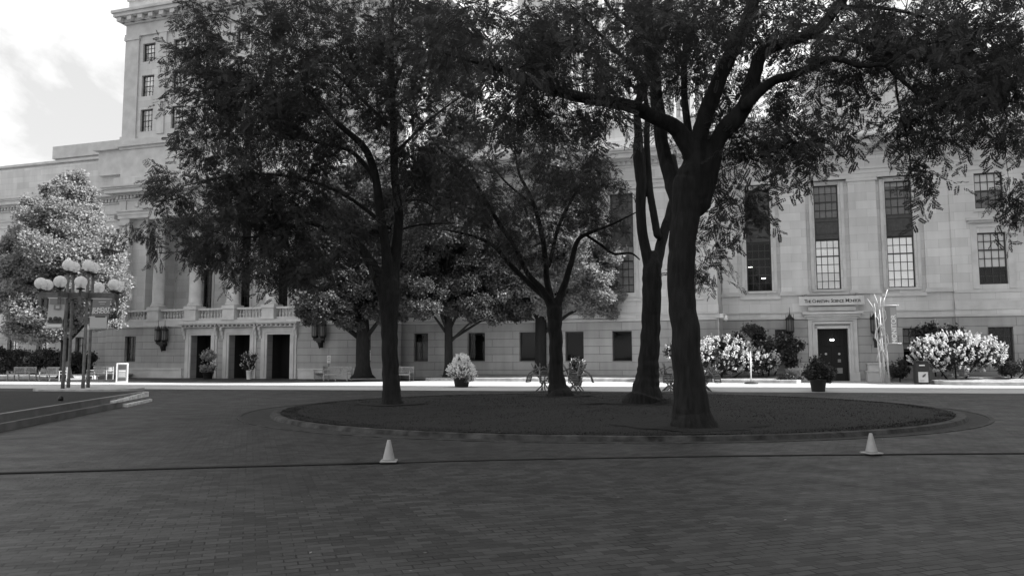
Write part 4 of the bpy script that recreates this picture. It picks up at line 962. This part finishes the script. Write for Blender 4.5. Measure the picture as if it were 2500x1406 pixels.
T2 = [([(1367, 974, 90), (1364, 960, 60), (1361, 942, 44), (1357, 900, 35), (1357, 850, 33), (1354, 790, 35), (1353, 755, 40), (1352, 728, 10)], 0, 0),
 ([(1346, 750, 22), (1322, 705, 17), (1290, 670, 14), (1255, 600, 12), (1215, 540, 12), (1180, 480, 10), (1150, 430, 9), (1120, 400, 8), (1080, 370, 7), (1040, 320, 4)], -1.5, 0),
 ([(1352, 755, 22), (1336, 690, 17), (1330, 620, 15), (1320, 560, 13), (1300, 490, 11), (1280, 450, 9), (1266, 420, 8), (1255, 360, 4)], 1.5, 0),
 ([(1358, 755, 24), (1380, 690, 17), (1395, 640, 15), (1412, 585, 12), (1450, 565, 9), (1500, 545, 7), (1560, 515, 4)], -.8, 0),
 ([(1340, 650, 11), (1352, 600, 10), (1365, 550, 10), (1400, 480, 8), (1430, 430, 7), (1450, 395, 6), (1452, 350, 3)], 1.0, .6),
 ([(1338, 730, 18), (1290, 690, 15), (1240, 640, 13), (1205, 600, 11), (1150, 575, 8), (1080, 560, 4)], .8, 0),
 ([(1430, 573, 7), (1470, 600, 7), (1500, 620, 6), (1540, 618, 5), (1562, 634, 3)], .3, -.3), ([(1300, 500, 6), (1230, 440, 5), (1190, 380, 3)], .8, 1)]
B2 = [(1290, 440, 230, 120, 0, 3., 60), (1130, 500, 130, 110, 0, 2.5, 34), (1430, 440, 110, 90, 0, 2.2, 20), (1470, 540, 90, 40, 0, 1.5, 10), (1280, 570, 150, 70, 0, 2., 16)]
T3 = [([(1575, 994, 150), (1576, 978, 96), (1577, 960, 72), (1580, 920, 56), (1583, 880, 50), (1589, 800, 46), (1592, 740, 46), (1592, 680, 48), (1595, 645, 44), (1598, 612, 10)], 0, 0),
 ([(1584, 650, 28), (1570, 580, 26), (1564, 520, 26), (1566, 450, 27), (1560, 385, 31), (1558, 330, 21), (1556, 270, 20), (1575, 200, 24), (1600, 140, 26), (1625, 60, 25), (1642, -60, 22)], .6, 0),
 ([(1602, 650, 30), (1618, 580, 26), (1638, 515, 24), (1650, 450, 22), (1640, 380, 20)], 1.2, 0),
 ([(1606, 575, 20), (1590, 490, 19), (1583, 420, 17), (1579, 340, 16), (1580, 270, 14), (1570, 200, 10)], .5, .1),
 ([(1575, 195, 14), (1530, 150, 12), (1490, 110, 11), (1440, 60, 9), (1390, 10, 6)], -1.2, .3), ([(1612, 95, 14), (1545, 70, 12), (1500, 35, 10), (1460, -30, 6)], 1, .4),
 ([(1550, 215, 10), (1490, 165, 8), (1430, 110, 5)], .6, .2)]
B3 = [(1430, 80, 200, 140, 0, 3.2, 42), (1600, 40, 160, 110, 0, 3, 24), (1250, 330, 80, 70, 0, 1.5, 8), (1420, 300, 90, 55, -.5, 1.2, 12), (1500, 180, 90, 60, 0, 2, 10)]
T4 = [([(1693, 1050, 122), (1691, 1020, 100), (1686, 980, 84), (1679, 900, 72), (1671, 800, 68), (1663, 720, 66), (1664, 650, 66), (1668, 580, 66), (1677, 505, 70), (1687, 455, 82), (1694, 420, 76), (1702, 380, 48), (1705, 350, 12)], 0, 0),
 ([(1664, 520, 50), (1645, 455, 44), (1627, 400, 37), (1616, 350, 34), (1612, 300, 34), (1604, 250, 34), (1600, 190, 28), (1590, 120, 24), (1585, 30, 20), (1580, -60, 14)], 1.5, .15),
 ([(1705, 400, 56), (1655, 318, 42), (1600, 288, 36), (1550, 263, 34), (1500, 251, 31), (1450, 243, 29), (1400, 234, 28), (1350, 219, 28), (1305, 205, 24), (1262, 186, 21), (1212, 165, 16), (1150, 150, 10), (1080, 130, 6)], -2.4, 0),
 ([(1352, 219, 18), (1338, 178, 15), (1320, 135, 11), (1290, 85, 6)], .5, -1.2),
 ([(1697, 480, 70), (1701, 410, 56), (1704, 360, 46), (1710, 325, 42), (1724, 276, 41), (1736, 245, 41), (1754, 198, 38), (1778, 145, 36), (1803, 95, 35), (1830, 35, 34), (1852, -50, 30)], -.6, 0),
 ([(1690, 380, 26), (1674, 270, 19), (1670, 180, 17), (1676, 90, 14), (1700, 35, 12), (1730, -30, 8)], 1.4, .2),
 ([(1706, 500, 56), (1730, 415, 52), (1746, 360, 40), (1760, 329, 42), (1783, 303, 48), (1808, 274, 42), (1826, 240, 38), (1842, 180, 36), (1862, 132, 32), (1902, 110, 29), (1950, 95, 28), (2002, 68, 28), (2040, 20, 28), (2080, -30, 24)], -1.4, 0),
 ([(1822, 256, 32), (1880, 202, 25), (1930, 186, 23), (1980, 166, 22), (2012, 148, 19), (2050, 145, 17), (2085, 158, 15), (2120, 162, 14), (2160, 160, 14), (2200, 195, 12), (2240, 230, 10), (2285, 256, 8), (2340, 275, 5)], -1.6, -.8),
 ([(1955, 95, 12), (2005, 90, 11), (2060, 96, 9), (2110, 112, 8), (2165, 155, 5)], 1.2, -1.1), ([(2160, 160, 9), (2230, 120, 8), (2330, 90, 6), (2430, 70, 4)], -1, -2),
 ([(2040, 20, 16), (2150, 20, 12), (2270, 50, 9), (2380, 130, 7), (2450, 260, 5), (2480, 380, 3)], -1.5, -1.2), ([(2185, 185, 6), (2195, 260, 5), (2215, 340, 4), (2225, 430, 3)], 0, -1.6)]
B4 = [(1770, 220, 60, 75, 1., 1.4, 13), (1900, 240, 70, 50, .5, 1.4, 8), (1660, 220, 50, 110, 1., 1.5, 10), (2130, 50, 260, 100, -1, 3., 52), (2330, 170, 190, 165, -1, 3., 56), (2440, 90, 100, 170, -1.5, 2.5, 34), (2040, 230, 110, 100, -.5, 2., 15), (1930, 340, 80, 50, -.5, 1.2, 10), (2230, 320, 110, 70, -1.5, 1.5, 11), (2250, 430, 35, 60, -1.5, .8, 4), (2455, 320, 60, 60, -1.5, 1.5, 6), (2475, 500, 30, 50, -1.5, .6, 5), (1980, 390, 50, 40, -.8, .8, 6),
 (1200, 110, 190, 130, -2, 2.6, 42), (1400, 100, 210, 130, -1.5, 2.5, 34), (1700, 70, 180, 130, 0, 3., 38), (1850, 50, 120, 90, 0, 2.6, 20), (1780, 400, 60, 60, .6, .9, 8), (1790, 500, 55, 50, .6, .8, 8), (1720, 640, 40, 60, .5, .6, 7), (1850, 330, 70, 50, 0, 1.2, 8), (1260, 270, 120, 60, -2, 1.6, 14), (1450, 300, 60, 40, -1.8, .8, 5)]
zi = .16
locust((957, 985), 23.2, zi, T1, B1, 'broad dark locust tree with forked trunk left of centre', 3.2, .97)
locust((1365, 965), 27.4, zi, T2, B2, 'slim locust tree with fan of thin limbs in the middle of the island', 2.8, .95)
locust((1575, 985), 22.7, zi, T3, B3, 'locust tree with a high V fork just left of the biggest trunk', 3.4, .9)
locust((1690, 1040), 15.9, .14, T4, B4, 'largest nearest locust tree with thick spreading limbs right of centre', 3.4, .86, wob=.08)
q = MB()
for (x, y, Y, rx, ry) in ((957, 985, 23.2, 1.1, .8), (1365, 965, 27.4, 1.1, .8), (1575, 985, 22.7, 1.3, .9), (1690, 1040, 15.9, 1.5, .9)):
    b = at(x, y, Y)
    pts = []
    for k in range(28):
        a = 2*PI*k/28; f = 1+.15*math.sin(3*a)+.1*math.sin(7*a+1); px_, py_ = b.x+rx*f*math.cos(a), b.y+ry*f*math.sin(a); pts.append((px_, py_, mound(px_, py_)+.012))
    q.poly(pts)
struct(q.build('bare_soil', M['soil']))

# ---- broad-leaved trees
LEAFT = []
for _ in range(6):
    Q = []
    for k in range(6):
        c = np.array([random.gauss(0, .13), random.gauss(0, .13), random.gauss(0, .1)]); d = np.array([[random.gauss(0, 1), random.gauss(0, 1), random.gauss(-.2, .5)]]); Rm = rotmats(d, np.array([random.uniform(-1, 1)]))[0]
        s = random.uniform(.10, .17); Lf = np.array([[0, 0, 0], [s*.45, -s*.5, .02], [s*1.1, 0, -.02], [s*.45, s*.5, .02]]); Q.append(Lf@Rm.T+c)
    LEAFT.append(np.concatenate(Q))
def leafy(name, blobs, off, n, mat_, parent, scale=1., shell=.55, lump=.22, clump=1.):
    """blobs: (centre Vector, rx, ry, rz, weight)"""
    W_ = np.array([b[4] for b in blobs], float); W_ /= W_.sum(); P, D = [], []
    for (c, rx, ry, rz, _), wgt in zip(blobs, W_):
        m = int(n*wgt); K = max(16, int(clump*(rx*rz)*3.6)); v = RNG.normal(size=(K, 3)); v /= np.linalg.norm(v, axis=1, keepdims=True)
        r = shell+(1-shell)*RNG.uniform(0, 1, K)**.4; cc = v*r[:, None]*np.array([rx, ry, rz])*.86
        idx = RNG.integers(0, K, m); cr = np.minimum(RNG.uniform(.22, .42, K)*(rx*ry*rz)**(1/3), RNG.uniform(.6, 1.15, K))
        w = RNG.normal(size=(m, 3)); w /= np.linalg.norm(w, axis=1, keepdims=True); w *= (RNG.uniform(0, 1, m)**.4)[:, None]
        P.append(np.array([c.x, c.y, c.z])-np.array(off)+cc[idx]+w*cr[idx][:, None]*np.array([1, 1, .75])); D.append(w*1.2+v[idx]*.5+RNG.normal(0, .4, (m, 3))+np.array([0, 0, -.2]))
    V = leaf_cards(np.concatenate(P), np.concatenate(D), LEAFT, scale); return big_mesh(name, V, 4, mat_, parent)
def broadtree(kind, px, Y, z0, width, top_px, blobs, n, mat_, label, group, scale=1., lump=.22, shell=.45, clump=2.4):
    b = at(px, 920, Y); off = Vector((b.x, b.y, z0)); t = empty(kind, off, 0, label, 'tree', group); s = Y/F
    tr = MB(); top = at(top_px[0], top_px[1], Y)-off; r0 = width/2*s
    tr.tube([(0, 0, -.1), (0, 0, .15), (0, 0, .7), (top.x*.1, 0, top.z*.3), (top.x*.5, .2, top.z*.6), top], [r0*1.9, r0*1.35, r0*1.02, r0*.95, r0*.6, .03], 14, .07)
    B_ = []
    for (cx, cy, rx, ry, dy, rd, w) in blobs:
        c = at(cx, cy, Y+dy); B_.append((c, rx*s, rd, ry*s, w)); cl = c-off
        base = Vector((0, .05, max(1.5, min(top.z*.5, cl.z*.55)))); mid = base.lerp(cl, .5)+Vector((0, 0, .3)); tr.tube([base, mid, cl], [r0*.42, r0*.25, .02], 7)
    tr.build('trunk', M['bark2'], t); leafy('crown', B_, tuple(off), n, mat_, t, scale, shell, lump, clump); return t
grp = 'broad-leaved trees in front of the building'
broadtree('maple_tree', 885, 49.5, .25, 34, (880, 560), [(830, 620, 110, 120, 0, 3, 3), (790, 730, 75, 60, -1, 2, 1.3), (900, 700, 100, 80, 0, 2.5, 2), (960, 760, 50, 45, -1, 1.5, .8), (880, 500, 120, 110, 0, 3, 2.5), (760, 760, 45, 30, -1, 1, .5), (850, 765, 70, 35, -1, 1.6, 1), (760, 650, 60, 70, 0, 2, 1), (960, 680, 70, 80, 0, 2.2, 1.5)], 33000, M['leaf2'], 'dark maple behind the garden bench, left of three by the windows', grp, .85)
broadtree('maple_tree', 1095, 49.0, .25, 20, (1090, 520), [(1090, 600, 120, 120, 0, 3, 3), (1050, 730, 70, 50, -1, 2, 1.2), (1150, 720, 90, 60, 0, 2.2, 1.5), (1190, 770, 50, 30, -1, 1.2, .5), (1110, 430, 110, 110, 0, 3, 2), (1130, 340, 60, 60, 0, 2, .8), (1020, 690, 60, 60, 0, 2, 1), (1230, 660, 70, 80, 0, 2, 1.6), (1020, 740, 50, 40, -.5, 1.6, .8), (1250, 760, 50, 30, -.5, 1.4, .6)], 33000, M['leaf2'], 'dark maple behind the white flower tub, middle of three by the windows', grp, .85)
broadtree('maple_tree', 1320, 49.5, .3, 28, (1330, 480), [(1340, 560, 130, 110, 0, 3, 3), (1430, 640, 90, 115, -.5, 2.8, 3.6), (1462, 735, 58, 62, -1, 1.8, 1.6), (1250, 690, 90, 80, 0, 2.5, 2), (1340, 700, 110, 70, -.5, 2, 2), (1390, 430, 100, 90, 0, 2.8, 2), (1320, 370, 70, 60, 0, 2, 1)], 50000, M['leafpale'], 'sunlit maple behind the slim middle trunk, right of three by the windows', grp, .85)
lt_ = broadtree('linden_tree', 158, 51.5, .25, 22, (165, 500), [(165, 620, 125, 110, 0, 3.6, 4), (150, 530, 90, 70, 0, 2.8, 2), (185, 480, 38, 45, 0, 1.5, .7), (80, 690, 75, 80, -.5, 2.6, 2), (100, 790, 85, 50, -.5, 2.6, 2.2), (60, 740, 60, 70, -.5, 2.2, 1.6), (150, 740, 90, 60, 0, 2.6, 1.8), (225, 700, 85, 75, 0, 2.5, 1.8), (60, 620, 50, 80, 0, 2, 1), (250, 770, 50, 30, 0, 1.5, .5), (195, 440, 6, 26, 0, .22, .35), (166, 452, 6, 24, 0, .22, .35), (142, 462, 6, 22, 0, .22, .35), (115, 475, 6, 20, 0, .22, .35), (270, 600, 30, 50, 0, 1.2, .5)], 74000, M['leafpale'], 'rounded sunlit linden behind the globe lamp at the left', None, .92, .2, .35, 3.2)

# ---- shrubs
def shrub(name, label, cat, blobs, n, mat_, loc, scale=.8, flowers=0, fsize=.16, fmat='flower', group=None, shell=.35, side=None):
    t = empty(name, loc, 0, label, cat, group)
    B_ = [(Vector(loc)+Vector(b[:3]), b[3], b[4], b[5], b[6]) for b in blobs]
    leafy('foliage', B_, tuple(loc), n, mat_, t, scale, shell, .12)
    q = MB()
    for b in blobs[:3]: q.tube([(b[0]*.3, b[1]*.3, -.05), (b[0]*.7, b[1]*.7, b[2]*.6), (b[0], b[1], b[2])], [.04, .03, .01], 6)
    q.build('stem', M['bark2'], t)
    if flowers:
        V = []; wts = [b[6] for b in blobs]
        for _ in range(flowers):
            b = random.choices(blobs, wts)[0]
            while True:
                v = Vector((random.gauss(0, 1), random.gauss(-.35, 1), random.gauss(.35, 1))).normalized()
                if side is None or v.dot(side) > random.uniform(-.9, .5): break
            p = Vector(b[:3])+Vector((v.x*b[3], v.y*b[4], v.z*b[5]))*random.uniform(.93, 1.12); s = fsize*random.uniform(.6, 1.2)
            ax = (v+Vector((0, 0, .9))+Vector((random.gauss(0, .3), random.gauss(0, .3), 0))).normalized(); bb = ax.orthogonal().normalized(); cc = ax.cross(bb)
            for k in range(14):
                h = random.uniform(0, 1); rr = s*.48*(1-h*.75)*random.uniform(.6, 1.1); a = random.uniform(0, 2*PI); c_ = p+ax*s*1.5*h+(bb*math.cos(a)+cc*math.sin(a))*rr
                n1 = Vector((random.gauss(0, 1), random.gauss(0, 1), random.gauss(0, 1))).normalized(); n2 = n1.orthogonal().normalized(); e = s*.24
                V += [tuple(c_-n1*e), tuple(c_-n2*e), tuple(c_+n1*e), tuple(c_+n2*e)]
        big_mesh('blossom', np.array(V), 4, M[fmat], t)
    return t
sd = Vector((sdir.x, sdir.y, sdir.z))
# (x px, y px, rx px, ry px, dY) helper relative to a base point
def rel(base, Y, items):
    out = []
    for (x, y, rx, ry, dy, rd, w) in items:
        p = at(x, y, Y+dy)-base; out.append((p.x, p.y, p.z, rx*Y/F, rd, ry*Y/F, w))
    return out
b = Vector(BW(U(1760, 900, 3)[0], 3.0, .25)); Yb = b.y
shrub('hydrangea_bush', 'spreading white-flowered bush between the biggest trunk and the dark shrub', 'bush', rel(b, Yb, [(1765, 870, 72, 42, 0, .9, 3), (1690, 868, 50, 32, 0, .8, 1.2), (1850, 885, 45, 28, -.2, .7, 1.3), (1640, 860, 14, 18, 0, .4, .2)]), 2300, M['hedge'], b, .75, 430, .20)
b = Vector(BW(U(1870, 890, 1.6)[0], 1.6, .3)); Yb = b.y
shrub('rose_of_sharon', 'tall dark shrub dotted with small pale flowers left of the door', 'bush', rel(b, Yb, [(1845, 830, 55, 48, 0, .9, 2), (1925, 855, 38, 50, -.1, .8, 1.8), (1885, 860, 50, 45, 0, .9, 1.5)]), 2800, M['hedge'], b, .75, 42, .075)
b = Vector(BW(U(2330, 890, 3)[0], 3.2, .25)); Yb = b.y
shrub('hydrangea_bush', 'wide white-flowered bush behind the litter bin at the right', 'bush', rel(b, Yb, [(2330, 865, 85, 45, 0, 1.1, 3), (2400, 865, 42, 38, 0, .9, 1.5), (2265, 870, 40, 36, -.1, .8, 1)]), 2400, M['hedge'], b, .75, 480, .20, side=None)
b = Vector(BW(U(2285, 880, 1.4)[0], 1.4, .3)); Yb = b.y
shrub('rose_of_sharon', 'tall dark shrub rising behind the right white-flowered bush', 'bush', rel(b, Yb, [(2275, 830, 45, 48, 0, .8, 2), (2320, 825, 32, 38, 0, .7, 1)]), 1700, M['hedge'], b, .75, 30, .08)
b = Vector(BW(U(2468, 905, 2.6)[0], 2.6, .3)); Yb = b.y
shrub('boxwood_shrub', 'low rounded clipped shrub at the right edge under the window', 'bush', rel(b, Yb, [(2468, 895, 36, 20, 0, .8, 1), (2520, 895, 30, 18, 0, .7, .5)]), 1500, M['hedge'], b, .5)
b = Vector(BW(U(2195, 900, 1.0)[0], 1.2, .0)); Yb = b.y
shrub('boxwood_shrub', 'low dark shrub behind the white poles', 'bush', rel(b, Yb, [(2195, 897, 28, 24, 0, .6, 1)]), 900, M['hedge'], b, .55)
for x, w_, lb, yy, rx, ry in ((25, 8., 'dark hedge bush at the left edge behind the benches', 880, 60, 38), (98, 7.6, 'dark hedge bush behind the second bench', 884, 66, 36), (190, 6.8, 'dark low hedge bush behind the globe lamp posts', 888, 60, 32)):
    b = Vector(BW(U(x, 900, w_-3)[0], w_-3, .3)); shrub('hedge_shrub', lb, 'bush', rel(b, b.y, [(x, yy, rx, ry, 0, 1.2, 1)]), 6500, M['hedge'], b, .75, group='dark hedge bushes at the left')
# ornamental grass tuft
b = Vector(BW(U(1935, 905, 3.4)[0], 3.4, .22)); t = empty('ornamental_grass', b, 0, 'pale tuft of feathery grass left of the dark planter', 'grass'); V = []
for _ in range(900):
    a = random.uniform(0, 2*PI); l = random.uniform(.4, .95); lean = random.uniform(.1, 1.); d = Vector((math.cos(a)*lean, math.sin(a)*lean, 1)).normalized(); p0 = Vector((random.gauss(0, .12), random.gauss(0, .1), 0)); p1 = p0+d*l*.6; p2 = p1+Vector((d.x*l*.45, d.y*l*.45, d.z*l*.1)); s = Vector((-d.y, d.x, 0)).normalized()*.012
    V += [tuple(p0-s), tuple(p0+s), tuple(p1+s), tuple(p1-s)]; V += [tuple(p1-s), tuple(p1+s), tuple(p2+s*.3), tuple(p2-s*.3)]
big_mesh('blades', np.array(V), 4, M['drygrass'], t)
# low ground plants by it
b = Vector(BW(U(1925, 918, 4.)[0], 4.0, .2)); shrub('groundcover_plant', 'low dark ground plant at the kerb end beside the planter', 'plant', [(0, 0, .08, .75, .25, .12, 1)], 500, M['hedge'], b, .5)

# ---- planters
def planter(loc, label, r, h, items, flowers=0, pot='iron', n=900, fmat='flower', leaf='hedge', fs=.09, square=False, sc=.55, shell=.3):
    t = empty('planter', loc, 0, label, 'planter', 'planters with bushy plants')
    MB().lathe([(r*.78, 0), (r*.8, .02), (r, h-.06), (r*1.06, h-.05), (r*1.06, h), (r*.9, h), (r*.88, h-.06)], (0, 0, 0), 20).build('pot', M[pot], t)
    s = shrub('plant', None, None, items, n, M[leaf], Vector(loc), sc, flowers, fs, fmat, shell=shell)
    s.parent = t; s.location = (0, 0, 0)
    # flatten one level: the plant's meshes become the sub-parts
    return t
planter(G(1127, 945), 'dark tub overflowing with white flowers in the sunlit strip', .42, .5, [(0, 0, .78, .62, .55, .42, 2), (-.02, 0, 1.22, .36, .35, .32, 1), (.25, 0, .55, .38, .4, .3, .6)], 520, n=1100, leaf='lightleaf', fs=.11, fmat='flower2')
planter(G(1998, 956), 'square dark planter with a dark leafy shrub before the right door', .34, .55, [(0, 0, 1.0, .42, .4, .42, 2), (-.25, 0, .75, .38, .36, .3, 1), (.28, 0, .72, .36, .36, .3, 1)], 0, n=1700)
planter(BW(U(513, 900, 4.4)[0], 4.6), 'two-tiered leafy planter between the left and middle portico doors', .36, .5, [(0, 0, 1.62, .46, .45, .34, 1.3), (0, 0, .78, .58, .5, .26, 1)], 40, n=900, leaf='lightleaf', fs=.07)
planter(BW(U(613, 900, 4.4)[0], 4.6), 'tall leafy planter with trailing pale flowers between middle and right portico doors', .2, .62, [(0, 0, 1.45, .48, .45, .42, 1.3), (-.1, 0, .95, .46, .42, .28, 1)], 110, pot='white', n=900, leaf='hedge', fs=.09)
planter(G(1420, 946, 0)+Vector((0, 2.2, 0)), 'leafy planter behind the cafe table right of the slim trunk', .25, .45, [(0, 0, .95, .42, .4, .4, 1)], 10, n=500)

# ---- fallen leaves and litter on the paving
V = []
for _ in range(260):
    x, y = random.uniform(-9, 14), random.uniform(3.2, 30)
    if ((x-IC.x)/10.4)**2+((y-IC.y)/8.7)**2 < 1: z = mound(x, y)+.02
    else: z = .008
    a = random.uniform(0, PI); s = random.uniform(.008, .022); d = Vector((math.cos(a), math.sin(a), random.uniform(-.2, .2)))*s; e = Vector((-math.sin(a), math.cos(a), .1))*s*.4; p = Vector((x, y, z+.004))
    V += [tuple(p-d), tuple(p-e), tuple(p+d), tuple(p+e)]
tag(big_mesh('fallen_leaves', np.array(V), 4, M['lightleaf']), 'scattered small dry leaves on the brick paving', 'leaves', kind='stuff')
